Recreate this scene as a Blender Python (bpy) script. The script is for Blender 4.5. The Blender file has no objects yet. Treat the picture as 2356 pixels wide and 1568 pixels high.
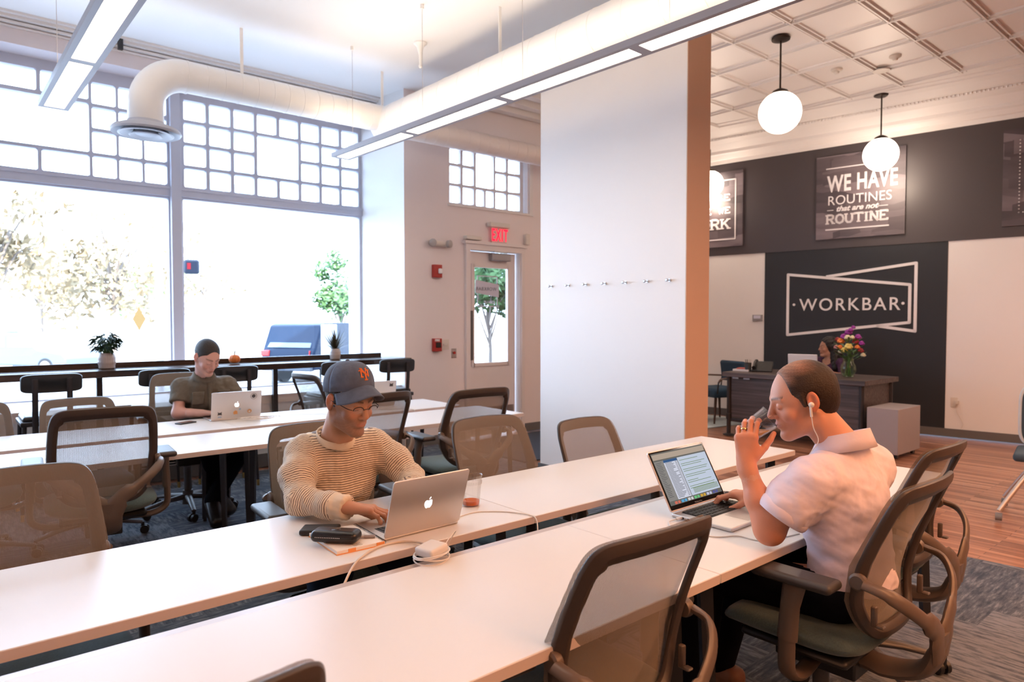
import bpy, bmesh, math, random
import numpy as np
from mathutils import Vector, Matrix
PI = math.pi
S = bpy.context.scene
C = S.collection
random.seed(7)

# ------------------------------------------------------------------ camera
H = 1.45
yaw, pit = math.radians(49.6), math.radians(-1.85)
cam = bpy.data.cameras.new('camera'); camo = bpy.data.objects.new('camera', cam); C.objects.link(camo)
cam.sensor_width = 36; cam.lens = 24.0
camo.location = (0, 0, H)
camo.rotation_euler = (PI/2 + pit, 0, yaw - PI/2)
cam.clip_start = 0.05; cam.clip_end = 500
cam.dof.use_dof = True; cam.dof.focus_distance = 2.35; cam.dof.aperture_fstop = 4.2
S.camera = camo

# ------------------------------------------------------------------ world, sun, exposure
S.view_settings.view_transform = 'Standard'; S.view_settings.look = 'None'
S.view_settings.exposure = 0.56; S.view_settings.gamma = 1; S.view_settings.use_curve_mapping = False
W = bpy.data.worlds.new('world'); S.world = W; W.use_nodes = True
nt = W.node_tree; nt.nodes.clear()
wo = nt.nodes.new('ShaderNodeOutputWorld'); bg = nt.nodes.new('ShaderNodeBackground')
bg.inputs['Color'].default_value = (0.55, 0.74, 1.0, 1); bg.inputs['Strength'].default_value = 8.6
nt.links.new(bg.outputs[0], wo.inputs[0])
sun = bpy.data.lights.new('sun', 'SUN'); sun.energy = 13.0; sun.angle = 0.01; sun.color = (1, .93, .82)
suno = bpy.data.objects.new('sun', sun); C.objects.link(suno)
suno.rotation_euler = (math.radians(48), math.radians(-18), 0)   # from behind the building (-Y side), high

def area_light(name, loc, sx, sy, power, col, rot=(0, 0, 0)):
    l = bpy.data.lights.new(name, 'AREA'); l.shape = 'RECTANGLE'; l.size = sx; l.size_y = sy
    l.energy = power; l.color = col
    o = bpy.data.objects.new(name, l); o.location = loc; o.rotation_euler = rot; C.objects.link(o); return o
# added area lights out of view, a warm fill for surfaces facing the camera
WARM = (1, .42, .18)
area_light('added_fill_light', (-1.2, -2.0, 2.95), .3, 4.0, 35, WARM)
area_light('added_fill_light', (1.9, -2.2, 2.95), .3, 4.5, 105, WARM)
area_light('added_fill_light', (4.6, -2.2, 2.95), .3, 4.5, 125, WARM)
area_light('added_fill_light', (7.4, 0.2, 3.3), .5, 3.0, 55, (1, .70, .54))

# ------------------------------------------------------------------ materials
MC = {}
def nodes(name):
    m = bpy.data.materials.new(name); m.use_nodes = True
    n = m.node_tree; b = n.nodes['Principled BSDF']; return m, n, b
def mat(name, col, rough=.5, metal=0., spec=.5, emit=None, estr=0., noise=0., nscale=8., bump=0., bscale=60., alpha=1., trans=0., sheen=0., coat=0., sss=0.):
    if name in MC: return MC[name]
    m, n, b = nodes(name)
    c = tuple(col) + (1,)
    b.inputs['Base Color'].default_value = c; b.inputs['Roughness'].default_value = rough
    b.inputs['Metallic'].default_value = metal; b.inputs['Specular IOR Level'].default_value = spec
    b.inputs['Alpha'].default_value = alpha; b.inputs['Transmission Weight'].default_value = trans
    b.inputs['Sheen Weight'].default_value = sheen; b.inputs['Coat Weight'].default_value = coat
    if sss: b.inputs['Subsurface Weight'].default_value = sss; b.inputs['Subsurface Radius'].default_value = (.012, .005, .003)
    if emit: b.inputs['Emission Color'].default_value = tuple(emit) + (1,); b.inputs['Emission Strength'].default_value = estr
    tc = n.nodes.new('ShaderNodeTexCoord')
    if noise:
        t = n.nodes.new('ShaderNodeTexNoise'); t.inputs['Scale'].default_value = nscale; t.inputs['Detail'].default_value = 4
        n.links.new(tc.outputs['Object'], t.inputs['Vector'])
        mx = n.nodes.new('ShaderNodeMix'); mx.data_type = 'RGBA'
        mx.inputs[6].default_value = tuple(x*(1-noise) for x in col) + (1,); mx.inputs[7].default_value = tuple(min(1, x*(1+noise)) for x in col) + (1,)
        n.links.new(t.outputs['Fac'], mx.inputs[0]); n.links.new(mx.outputs[2], b.inputs['Base Color'])
    if bump:
        t = n.nodes.new('ShaderNodeTexNoise'); t.inputs['Scale'].default_value = bscale; t.inputs['Detail'].default_value = 3
        n.links.new(tc.outputs['Object'], t.inputs['Vector'])
        bp = n.nodes.new('ShaderNodeBump'); bp.inputs['Strength'].default_value = bump; bp.inputs['Distance'].default_value = .01
        n.links.new(t.outputs['Fac'], bp.inputs['Height']); n.links.new(bp.outputs[0], b.inputs['Normal'])
    MC[name] = m; return m
def ramp(n, fac, stops):
    r = n.nodes.new('ShaderNodeValToRGB'); e = r.color_ramp.elements
    while len(e) < len(stops): e.new(.5)
    for i, (p, c) in enumerate(stops): e[i].position = p; e[i].color = tuple(c) + (1,)
    n.links.new(fac, r.inputs[0]); return r.outputs[0]
def mth(n, op, a, b=None, c=None):
    k = n.nodes.new('ShaderNodeMath'); k.operation = op
    for i, v in enumerate((a, b, c)):
        if v is None: continue
        if isinstance(v, (int, float)): k.inputs[i].default_value = v
        else: n.links.new(v, k.inputs[i])
    return k.outputs[0]
def mixc(n, f, a, b):
    mx = n.nodes.new('ShaderNodeMix'); mx.data_type = 'RGBA'
    for i, v in ((0, f), (6, a), (7, b)):
        if isinstance(v, (int, float)): mx.inputs[i].default_value = v
        elif isinstance(v, tuple): mx.inputs[i].default_value = v + (1,)
        else: n.links.new(v, mx.inputs[i])
    return mx.outputs[2]

def m_carpet():
    m, n, b = nodes('carpet'); tc = n.nodes.new('ShaderNodeTexCoord')
    mp = n.nodes.new('ShaderNodeMapping'); n.links.new(tc.outputs['Object'], mp.inputs[0])
    br = n.nodes.new('ShaderNodeTexBrick'); br.offset = .5; br.inputs['Scale'].default_value = 1
    br.inputs['Brick Width'].default_value = .5; br.inputs['Row Height'].default_value = .25; br.inputs['Mortar Size'].default_value = 0
    br.inputs['Color1'].default_value = (0, 0, 0, 1); br.inputs['Color2'].default_value = (1, 1, 1, 1)
    n.links.new(mp.outputs[0], br.inputs[0])
    s = n.nodes.new('ShaderNodeSeparateXYZ'); n.links.new(tc.outputs['Object'], s.inputs[0])
    # streaks across: alternate direction per tile
    def streak(sx, sy):
        p = n.nodes.new('ShaderNodeMapping'); p.inputs['Scale'].default_value = (sx, sy, 1); n.links.new(tc.outputs['Object'], p.inputs[0])
        t = n.nodes.new('ShaderNodeTexNoise'); t.inputs['Scale'].default_value = 1; t.inputs['Detail'].default_value = 5; t.inputs['Roughness'].default_value = .7
        n.links.new(p.outputs[0], t.inputs[0]); return t.outputs['Fac']
    a1, a2 = streak(42, 7), streak(7, 42)
    sep = n.nodes.new('ShaderNodeSeparateColor'); n.links.new(br.outputs[0], sep.inputs[0])
    ch = mth(n, 'GREATER_THAN', sep.outputs[0], .45)
    f = mth(n, 'ADD', mth(n, 'MULTIPLY', a1, ch), mth(n, 'MULTIPLY', a2, mth(n, 'SUBTRACT', 1.0, ch)))
    f2 = mth(n, 'ADD', mth(n, 'MULTIPLY', f, .85), mth(n, 'MULTIPLY', sep.outputs[0], .15))
    col = ramp(n, f2, [(.36, (.050, .066, .090)), (.5, (.105, .125, .155)), (.60, (.21, .225, .255))])
    n.links.new(col, b.inputs['Base Color']); b.inputs['Roughness'].default_value = .95; b.inputs['Specular IOR Level'].default_value = .1
    t = n.nodes.new('ShaderNodeTexNoise'); t.inputs['Scale'].default_value = 320; n.links.new(tc.outputs['Object'], t.inputs[0])
    bp = n.nodes.new('ShaderNodeBump'); bp.inputs['Strength'].default_value = .5; bp.inputs['Distance'].default_value = .004
    n.links.new(t.outputs['Fac'], bp.inputs['Height']); n.links.new(bp.outputs[0], b.inputs['Normal'])
    return m
def m_wood(name, c1, c2, c3, plank=.06, length=1.6, rough=.32, along='Y', gap=.0016):
    m, n, b = nodes(name); tc = n.nodes.new('ShaderNodeTexCoord')
    mp = n.nodes.new('ShaderNodeMapping'); n.links.new(tc.outputs['Object'], mp.inputs[0])
    if along == 'Y': mp.inputs['Rotation'].default_value = (0, 0, PI/2)
    if along == 'Z': mp.inputs['Rotation'].default_value = (PI/2, 0, 0)
    br = n.nodes.new('ShaderNodeTexBrick'); br.offset = .37; br.inputs['Scale'].default_value = 1
    br.inputs['Brick Width'].default_value = length; br.inputs['Row Height'].default_value = plank; br.inputs['Mortar Size'].default_value = gap
    br.inputs['Color1'].default_value = (0, 0, 0, 1); br.inputs['Color2'].default_value = (1, 1, 1, 1); br.inputs['Mortar'].default_value = (.5, .5, .5, 1)
    n.links.new(mp.outputs[0], br.inputs[0])
    p2 = n.nodes.new('ShaderNodeMapping'); p2.inputs['Scale'].default_value = (1.5, 34, 34); n.links.new(mp.outputs[0], p2.inputs[0])
    t = n.nodes.new('ShaderNodeTexNoise'); t.inputs['Scale'].default_value = 1; t.inputs['Detail'].default_value = 6; n.links.new(p2.outputs[0], t.inputs[0])
    sep = n.nodes.new('ShaderNodeSeparateColor'); n.links.new(br.outputs[0], sep.inputs[0])
    f = mth(n, 'ADD', mth(n, 'MULTIPLY', t.outputs['Fac'], .7), mth(n, 'MULTIPLY', sep.outputs[0], .3))
    col = ramp(n, f, [(.3, c1), (.5, c2), (.68, c3)])
    col = mixc(n, br.outputs['Fac'], col, tuple(x*.35 for x in c1))
    n.links.new(col, b.inputs['Base Color']); b.inputs['Roughness'].default_value = rough
    return m
def m_mesh(name, col, sc=2100., cover=.55):
    """woven see-through chair fabric: real holes between threads"""
    m, n, b = nodes(name); tc = n.nodes.new('ShaderNodeTexCoord')
    s = n.nodes.new('ShaderNodeSeparateXYZ'); n.links.new(tc.outputs['Object'], s.inputs[0])
    a = mth(n, 'SINE', mth(n, 'MULTIPLY', s.outputs[0], sc)); c = mth(n, 'SINE', mth(n, 'MULTIPLY', s.outputs[2], sc*1.35))
    th = mth(n, 'MAXIMUM', mth(n, 'GREATER_THAN', a, 0.0), mth(n, 'GREATER_THAN', c, .22))
    b.inputs['Base Color'].default_value = col + (1,); b.inputs['Roughness'].default_value = .75; b.inputs['Sheen Weight'].default_value = .3
    tr = n.nodes.new('ShaderNodeBsdfTransparent'); mx = n.nodes.new('ShaderNodeMixShader')
    n.links.new(th, mx.inputs[0]); n.links.new(tr.outputs[0], mx.inputs[1]); n.links.new(b.outputs[0], mx.inputs[2])
    n.links.new(mx.outputs[0], n.nodes['Material Output'].inputs[0]); return m
def m_glass(name, tint=(1, 1, 1), refl=.06, rough=0.0, cap=.28):
    m = bpy.data.materials.new(name); m.use_nodes = True; n = m.node_tree; n.nodes.clear()
    o = n.nodes.new('ShaderNodeOutputMaterial'); t = n.nodes.new('ShaderNodeBsdfTransparent'); t.inputs[0].default_value = tint + (1,)
    g = n.nodes.new('ShaderNodeBsdfGlossy'); g.inputs['Roughness'].default_value = rough
    fr = n.nodes.new('ShaderNodeFresnel'); fr.inputs[0].default_value = 1.35
    mx = n.nodes.new('ShaderNodeMixShader'); n.links.new(mth(n, 'MINIMUM', mth(n, 'MULTIPLY', fr.outputs[0], refl*12), cap), mx.inputs[0])
    n.links.new(t.outputs[0], mx.inputs[1]); n.links.new(g.outputs[0], mx.inputs[2]); n.links.new(mx.outputs[0], o.inputs[0]); return m
def m_emit(name, col, s):
    m = bpy.data.materials.new(name); m.use_nodes = True; n = m.node_tree; n.nodes.clear()
    o = n.nodes.new('ShaderNodeOutputMaterial'); e = n.nodes.new('ShaderNodeEmission'); e.inputs[0].default_value = col + (1,); e.inputs[1].default_value = s
    n.links.new(e.outputs[0], o.inputs[0]); return m
def m_attr(name, rough=.6, attr='Col', sss=0., bump=0., bscale=200., sheen=0., spec=.4):
    m, n, b = nodes(name); a = n.nodes.new('ShaderNodeAttribute'); a.attribute_name = attr
    n.links.new(a.outputs['Color'], b.inputs['Base Color']); b.inputs['Roughness'].default_value = rough; b.inputs['Specular IOR Level'].default_value = spec
    b.inputs['Sheen Weight'].default_value = sheen
    if sss: b.inputs['Subsurface Weight'].default_value = sss; b.inputs['Subsurface Radius'].default_value = (.012, .005, .003); b.inputs['Subsurface Scale'].default_value = 1
    if bump:
        tc = n.nodes.new('ShaderNodeTexCoord'); t = n.nodes.new('ShaderNodeTexNoise'); t.inputs['Scale'].default_value = bscale
        n.links.new(tc.outputs['Object'], t.inputs[0]); bp = n.nodes.new('ShaderNodeBump'); bp.inputs['Strength'].default_value = bump; bp.inputs['Distance'].default_value = .003
        n.links.new(t.outputs['Fac'], bp.inputs['Height']); n.links.new(bp.outputs[0], b.inputs['Normal'])
    return m

WHITE = mat('white_wall_paint', (.80, .78, .77), .6, bump=.03, bscale=90)
CEIL = mat('ceiling_paint', (.84, .83, .82), .7)
FRAMEW = mat('window_frame_blue_bounce', (.52, .53, .62), .5)  # blue bounce light is put into the frame colour
TRIMW = mat('white_trim', (.74, .70, .68), .45)
BASEB = mat('grey_rubber_baseboard', (.13, .125, .125), .55)
LAM = mat('white_laminate', (.71, .70, .69), .36, spec=.45)
LAME = mat('laminate_edge', (.60, .52, .49), .5)
STEEL = mat('dark_steel', (.045, .042, .045), .4, metal=.6)
CHF = mat('chair_frame_plastic', (.060, .044, .037), .42)
CHF2 = mat('chair_support_plastic', (.125, .090, .070), .38)
MESH = m_mesh('chair_mesh_fabric', (.21, .17, .135))
SEATF = mat('teal_grey_seat_fabric', (.075, .115, .115), .9, noise=.35, nscale=180, sheen=.2)
BLACKP = mat('black_plastic', (.012, .012, .014), .4)
PADM = mat('arm_pad_rubber', (.05, .045, .045), .45)
CHROME = mat('brushed_steel', (.5, .5, .52), .3, metal=1)
ALU = mat('silver_aluminium', (.62, .58, .56), .34, metal=.75)
BWOOD = m_wood('dark_counter_wood', (.018, .010, .008), (.035, .02, .016), (.07, .042, .032), plank=.4, length=3, rough=.22, along='X', gap=0)
STOOLB = mat('black_stool_leatherette', (.012, .013, .015), .33)
BRASS = mat('brass', (.55, .36, .12), .3, metal=1)
DUCTW = mat('white_duct_paint', (.82, .80, .78), .4)
LAMPG = mat('lamp_grey_paint', (.36, .33, .35), .45)
GLASS = m_glass('window_glass')
PANEL = m_emit('lamp_panel', (1, .84, .66), 8.0)
UPL = m_emit('lamp_uplight', (1, .80, .60), 9.0)
GLOBE = m_emit('lamp_globe', (1, .83, .68), 5.5)
CHARC = mat('charcoal_wall_paint', (.060, .047, .050), .42, spec=.5)
NAVYB = mat('black_blue_wall_paint', (.016, .018, .024), .55)

# ------------------------------------------------------------------ geometry helpers
class MB:
    def __init__(s): s.bm = bmesh.new()
    def box(s, x0, y0, z0, x1, y1, z1, M=None):
        vs = [s.bm.verts.new((x, y, z)) for z in (z0, z1) for y in (y0, y1) for x in (x0, x1)]
        if M: bmesh.ops.transform(s.bm, matrix=M, verts=vs)
        for f in ((0, 2, 3, 1), (4, 5, 7, 6), (0, 1, 5, 4), (1, 3, 7, 5), (3, 2, 6, 7), (2, 0, 4, 6)): s.bm.faces.new([vs[i] for i in f])
        return s
    def cbox(s, c, d, M=None, rz=0, rx=0, ry=0):
        T = Matrix.Translation(c) @ Matrix.Rotation(rz, 4, 'Z') @ Matrix.Rotation(ry, 4, 'Y') @ Matrix.Rotation(rx, 4, 'X')
        if M: T = M @ T
        return s.box(-d[0]/2, -d[1]/2, -d[2]/2, d[0]/2, d[1]/2, d[2]/2, T)
    def tube(s, pts, r, seg=10, caps=True, up=None, closed=False):
        pts = [Vector(p) for p in pts]; n = len(pts)
        R = r if isinstance(r, (list, tuple)) and len(r) == n and not (n == 2 and not isinstance(r[0], (tuple, float, int))) else [r]*n
        rings = []; prev = None
        for i, p in enumerate(pts):
            if closed: t = (pts[(i+1) % n]-pts[i-1])
            else: t = (pts[min(i+1, n-1)]-pts[max(i-1, 0)])
            t.normalize()
            if prev is None:
                u = Vector(up) if up else (Vector((0, 0, 1)) if abs(t.z) < .9 else Vector((0, 1, 0)))
            else: u = Vector(up) if up else prev
            a = t.cross(u)
            if a.length < 1e-5: a = t.orthogonal()
            a.normalize(); b = a.cross(t); b.normalize(); prev = b
            ra, rb = (R[i] if isinstance(R[i], (tuple, list)) else (R[i], R[i]))
            rings.append([s.bm.verts.new(p + a*ra*math.cos(2*PI*k/seg) + b*rb*math.sin(2*PI*k/seg)) for k in range(seg)])
        m = n if closed else n-1
        for i in range(m):
            A, B = rings[i], rings[(i+1) % n]
            for k in range(seg): s.bm.faces.new((A[k], A[(k+1) % seg], B[(k+1) % seg], B[k]))
        if caps and not closed: s.bm.faces.new(rings[0][::-1]); s.bm.faces.new(rings[-1])
        return s
    def cyl(s, p0, p1, r, r1=None, seg=20): return s.tube([p0, p1], [r, r if r1 is None else r1], seg)
    def lathe(s, prof, c=(0, 0, 0), seg=28, M=None, capb=True, capt=True):
        rings = []
        for r, z in prof:
            rings.append([s.bm.verts.new((c[0]+r*math.cos(2*PI*k/seg), c[1]+r*math.sin(2*PI*k/seg), c[2]+z)) for k in range(seg)])
        for i in range(len(prof)-1):
            for k in range(seg): s.bm.faces.new((rings[i][k], rings[i][(k+1) % seg], rings[i+1][(k+1) % seg], rings[i+1][k]))
        if capb: s.bm.faces.new(rings[0][::-1])
        if capt: s.bm.faces.new(rings[-1])
        if M: bmesh.ops.transform(s.bm, matrix=M, verts=[v for r in rings for v in r])
        return s
    def ball(s, c, r, seg=16, M=None):
        r = r if isinstance(r, (tuple, list)) else (r, r, r)
        T = Matrix.Translation(c) @ Matrix.Diagonal((*r, 1))
        if M: T = M @ T
        bmesh.ops.create_uvsphere(s.bm, u_segments=seg, v_segments=max(6, seg//2+2), radius=1, matrix=T); return s
    def prism(s, poly, t0, t1, f=lambda a, b, t: (a, b, t)):
        A = [s.bm.verts.new(f(a, b, t0)) for a, b in poly]; B = [s.bm.verts.new(f(a, b, t1)) for a, b in poly]
        n = len(poly)
        s.bm.faces.new(A[::-1]); s.bm.faces.new(B)
        for i in range(n): s.bm.faces.new((A[i], A[(i+1) % n], B[(i+1) % n], B[i]))
        return s
    def quad(s, *p): s.bm.faces.new([s.bm.verts.new(q) for q in p]); return s
    def grid(s, fn, nu, nv):
        V = [[s.bm.verts.new(fn(i/nu, j/nv)) for j in range(nv+1)] for i in range(nu+1)]
        for i in range(nu):
            for j in range(nv): s.bm.faces.new((V[i][j], V[i+1][j], V[i+1][j+1], V[i][j+1]))
        return s
    def build(s, name, m, parent=None, bevel=0, smooth=True, sub=0, loc=None, seg=2):
        bmesh.ops.recalc_face_normals(s.bm, faces=s.bm.faces[:])
        me = bpy.data.meshes.new(name)
        if loc: bmesh.ops.translate(s.bm, verts=s.bm.verts[:], vec=-Vector(loc))
        s.bm.to_mesh(me); s.bm.free(); me.materials.append(m)
        o = bpy.data.objects.new(name, me); C.objects.link(o)
        if loc: o.location = loc
        if smooth:
            me.polygons.foreach_set('use_smooth', [True]*len(me.polygons)); me.set_sharp_from_angle(angle=math.radians(38))
        if bevel:
            b = o.modifiers.new('bevel', 'BEVEL'); b.width = bevel; b.segments = seg; b.limit_method = 'ANGLE'; b.angle_limit = math.radians(40)
        if sub: q = o.modifiers.new('sub', 'SUBSURF'); q.levels = sub; q.render_levels = sub
        if parent: o.parent = parent
        return o
def tag(o, label=None, cat=None, group=None, kind=None):
    if label: o['label'] = label
    if cat: o['category'] = cat
    if group: o['group'] = group
    if kind: o['kind'] = kind
    return o
def empty(name, loc=(0, 0, 0), rz=0, label=None, cat=None, group=None):
    o = bpy.data.objects.new(name, None); o.empty_display_size = .05; C.objects.link(o); o.location = loc; o.rotation_euler = (0, 0, rz)
    return tag(o, label, cat, group)
def struct(name, mb, m, **k): return tag(mb.build(name, m, **k), kind='structure')
def copytree(o, parent=None):
    c = o.copy(); C.objects.link(c)
    if parent: c.parent = parent
    for ch in [x for x in C.objects if x.parent == o]: copytree(ch, c)
    return c
def place(root, loc, rz, label, group=None, first=[]):
    if root.name in first: o = copytree(root)
    else: o = root; first.append(root.name)
    o.location = loc; o.rotation_euler = (0, 0, rz); o['label'] = label
    if group: o['group'] = group
    return o
def smooth_path(pts, n=8):
    P = [Vector(p) for p in pts]; out = []
    for i in range(len(P)-1):
        p0, p1, p2, p3 = P[max(i-1, 0)], P[i], P[i+1], P[min(i+2, len(P)-1)]
        for k in range(n):
            t = k/n
            out.append(.5*((2*p1)+(-p0+p2)*t+(2*p0-5*p1+4*p2-p3)*t*t+(-p0+3*p1-3*p2+p3)*t*t*t))
    out.append(P[-1]); return out
def text_obj(name, body, size, m, M, parent=None, offset=0., extrude=.002, align='LEFT', shear=0, xs=1., spacing=1.):
    cu = bpy.data.curves.new(name, 'FONT'); cu.body = body; cu.size = size; cu.offset = offset; cu.extrude = extrude; cu.align_x = align; cu.shear = shear; cu.space_character = spacing
    t = bpy.data.objects.new('tmp', cu); C.objects.link(t)
    bpy.context.view_layer.update()
    me = bpy.data.meshes.new_from_object(t.evaluated_get(bpy.context.evaluated_depsgraph_get())); bpy.data.objects.remove(t)
    me.name = name; me.transform(M @ Matrix.Diagonal((xs, 1, 1, 1))); me.materials.clear(); me.materials.append(m)
    o = bpy.data.objects.new(name, me); C.objects.link(o)
    if parent: o.parent = parent
    return o
# ================================================================== THE ROOM
CARPET = m_carpet()
FLOORW = m_wood('reddish_strip_floor', (.16, .065, .035), (.34, .15, .085), (.50, .26, .16), plank=.057, length=1.3, rough=.3)
struct('floor', MB().box(-3.2, -8.4, -.12, 11.6, 7.55, -.012), FLOORW, smooth=False)
# carpet field, stops short of the window wall, edge at X 4.5..4.85
cp = MB(); cp.prism([(-3.2, -8.4), (5.9, -8.4), (4.79, 1.3), (4.53, 5.0), (4.50, 6.52), (-3.2, 6.52)], -.02, 0.0)
struct('carpet_floor', cp, CARPET, smooth=False)
tag(MB().prism([(4.56, 5.16), (6.4, 5.10), (6.4, 6.45), (4.56, 6.45)], -.012, .006).build('door_mat', mat('navy_mat', (.03, .038, .055), .95, noise=.5, nscale=220), smooth=False),
    'dark navy entrance mat on the floor in front of the glazed door', 'mat')
tag(MB().prism([(7.55, 5.25), (9.0, 5.05), (8.9, 7.0), (7.45, 7.2)], -.012, .0).build('area_rug', mat('pale_rug', (.50, .58, .60), .9, noise=.25, nscale=6), smooth=False),
    'pale blue-grey rug on wood floor under the blue armchair', 'rug')

# ceilings
cl = MB().box(-3.2, -8.4, 4.0, 4.30, 7.17, 4.3); struct('ceiling', cl, CEIL, smooth=False)
TIN = m_tin = mat('painted_tin', (.80, .76, .74), .45)
tb = MB().box(4.30, -8.4, 4.2, 11.6, 7.6, 4.4)
for i in range(-6, 18):
    y = 2.605 + (i-6)*.60 + .0
    if -3.3 < y < 6.2:
        for dy, hh in ((-.035, .018), (0, .03), (.035, .018)): tb.cbox((6.75, y+dy, 4.2-hh/2), (4.1, .014, hh))
for i in range(7):
    x = 4.83 + i*.645
    for dx, hh in ((-.045, .018), (0, .032), (.045, .018)): tb.cbox((x+dx, 1.4, 4.2-hh/2), (.016, 9.6, hh))
struct('ceiling_tin', tb, TIN, smooth=False)
struct('trim_1', MB().box(4.28, -8.4, 3.95, 4.36, 6.6, 4.25), CEIL, smooth=False)      # step between the two ceilings

# right-hand feature wall (slightly turned)
a_ = math.radians(98.3); WU = Vector((math.cos(a_), math.sin(a_), 0)); W0 = Vector((9.50, 3.2, 0)); WN = Vector((-math.sin(a_), math.cos(a_), 0))
WN = Vector((-WU.y, WU.x, 0))         # towards the room
def wp(s, z, off=0.0): p = W0 + WU*s + WN*off; return (p.x, p.y, z)
def wbox(mb, s0, z0, s1, z1, o0, o1):
    P = [wp(s0, z0, o0), wp(s1, z0, o0), wp(s1, z0, o1), wp(s0, z0, o1)]
    A = [mb.bm.verts.new(p) for p in P]; B = [mb.bm.verts.new((p[0], p[1], z1)) for p in P]
    mb.bm.faces.new(A[::-1]); mb.bm.faces.new(B)
    for i in range(4): mb.bm.faces.new((A[i], A[(i+1) % 4], B[(i+1) % 4], B[i]))
    return mb
struct('wall_right', wbox(MB(), -11.7, 0, 3.6, 2.405, -.2, 0), WHITE, smooth=False)
struct('wall_right_band', wbox(MB(), -11.7, 2.405, 3.6, 4.3, -.2, 0.012), CHARC, smooth=False)
struct('wall_right_panel', wbox(MB(), -.265, .1, 1.995, 2.405, 0, .006), NAVYB, smooth=False)
struct('baseboard_right', wbox(MB(), -11.7, 0, 3.6, .10, 0, .02), BASEB, smooth=False)
# cornice: stepped mouldings following the wall
cn = MB()
prof = [(0, 3.77), (.03, 3.77), (.035, 3.82), (.06, 3.83), (.10, 3.88), (.13, 3.90), (.135, 3.94), (.22, 4.02), (.30, 4.06), (.305, 4.09), (.36, 4.10), (.46, 4.15), (.56, 4.165), (.565, 4.185), (.64, 4.19), (.64, 4.21), (0, 4.21)]
A = [cn.bm.verts.new(wp(-6.5, z, o)) for o, z in prof]; B = [cn.bm.verts.new(wp(3.6, z, o)) for o, z in prof]
for i in range(len(prof)): j = (i+1) % len(prof); cn.bm.faces.new((A[i], A[j], B[j], B[i]))
for k in range(150):
    s = -3.2 + k*.042
    p = wp(s, 4.075, .31); cn.ball(p, (.012, .012, .012), 6)
struct('trim_2', cn, TIN, smooth=False)

# door wall (Y = 6.6) with door opening and transom opening
dx0, dx1, dz = 4.93, 5.72, 2.30
dw2 = MB()
for b in ((4.04, 0, 4.66, 4.3), (4.66, 0, dx0-.06, 2.80), (4.66, 3.50, dx0-.06, 4.3), (dx0-.06, dz+.06, 5.88, 2.80), (dx0-.06, 3.50, 5.88, 4.3), (dx1+.07, 0, 5.88, dz+.06), (5.88, 0, 9.2, 4.3)):
    dw2.box(b[0], 6.6, b[1], b[2], 6.85, b[3])
struct('wall_back', dw2, mat('door_wall_paint', (.78, .70, .69), .6), smooth=False)
struct('baseboard_back', MB().box(4.05, 6.575, 0, dx0-.07, 6.6, .1).box(5.80, 6.575, 0, 9.1, 6.6, .1), BASEB, smooth=False)
# cornice strips of the tin ceiling along the door wall
cb = MB()
for y0, z0, z1 in ((6.45, 3.98, 4.2), (6.3, 4.04, 4.2), (6.1, 4.09, 4.2), (5.85, 4.13, 4.2), (5.55, 4.16, 4.2)): cb.box(4.36, y0, z0, 9.0, y0+.12, z1)
struct('trim_3', cb, TIN, smooth=False)
# bay return wall, from the corner to the window plane
struct('wall_return', MB().box(4.02, 6.85, 0, 4.20, 7.9, 4.3).prism([(3.955, 7.52), (4.04, 6.6), (4.04, 7.52)], .0, 4.0), mat('return_wall_paint', (.80, .80, .80), .55), smooth=False)
# beam over the bay and its soffit, with crown moulding
bm_ = MB().box(-3.2, 7.17, 3.77, 4.02, 7.9, 4.3)
struct('wall_window_beam', bm_, mat('beam_paint', (.68, .60, .60), .6), smooth=False)
cr = MB()
for d, z0, z1 in ((.0, 3.90, 3.915), (.03, 3.925, 3.945), (.07, 3.955, 3.98), (.11, 3.98, 4.0)): cr.box(-3.2, 7.17-d-.02, z0, 4.03, 7.17, z1)
struct('trim_4', cr, TRIMW, smooth=False)
# low wall under the window and its deep sill
struct('wall_window', MB().box(-3.2, 6.68, 0, 4.04, 7.55, .70), mat('low_wall_paint', (.72, .72, .74), .6), smooth=False)
struct('trim_5', MB().box(-3.2, 6.655, .685, 4.03, 7.50, .705).box(-3.2, 6.665, .62, 4.03, 6.68, .685), TRIMW, smooth=False)
struct('baseboard_window', MB().box(-3.2, 6.655, 0, 4.03, 6.68, .125), mat('dark_grey_baseboard', (.10, .095, .10), .6), smooth=False)
# room behind and beside the camera
struct('wall_left', MB().box(-3.4, -8.4, 0, -3.2, 7.9, 4.3), WHITE, smooth=False)
struct('wall_front', MB().box(-3.4, -8.6, 0, 11.7, -8.4, 4.3), mat('dark_unseen_wall', (.36, .20, .13), .8), smooth=False)  # unseen rear wall, dark brown so that it bounces less light
# storeys above, so the street in front lies in the building's shade
struct('wall_upper_storeys', MB().box(-6, -8.6, 4.45, 14, 7.9, 11), mat('brick_facade', (.25, .16, .13), .8), smooth=False)
struct('wall_facade', MB().box(-9, 7.6, -.6, -3.2, 7.9, 4.45).box(9.2, 6.7, -.6, 14, 7.0, 4.45), mat('brick_facade', (.25, .16, .13), .8), smooth=False)

# pillar
pl = MB().box(4.335, 3.075, 0, 4.635, 4.685, 4.2)
struct('wall_pillar', pl, mat('pillar_paint', (.86, .80, .765), .55), bevel=.004)
struct('wall_pillar_warm_side', MB().box(4.337, 3.071, .10, 4.633, 3.076, 4.2), mat('warm_light_tint', (.66, .42, .29), .6), smooth=False)  # thin panel, the warm light on this side is put into its colour
struct('baseboard_pillar', MB().box(4.32, 3.06, 0, 4.65, 4.70, .10), BASEB, smooth=False)

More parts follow.
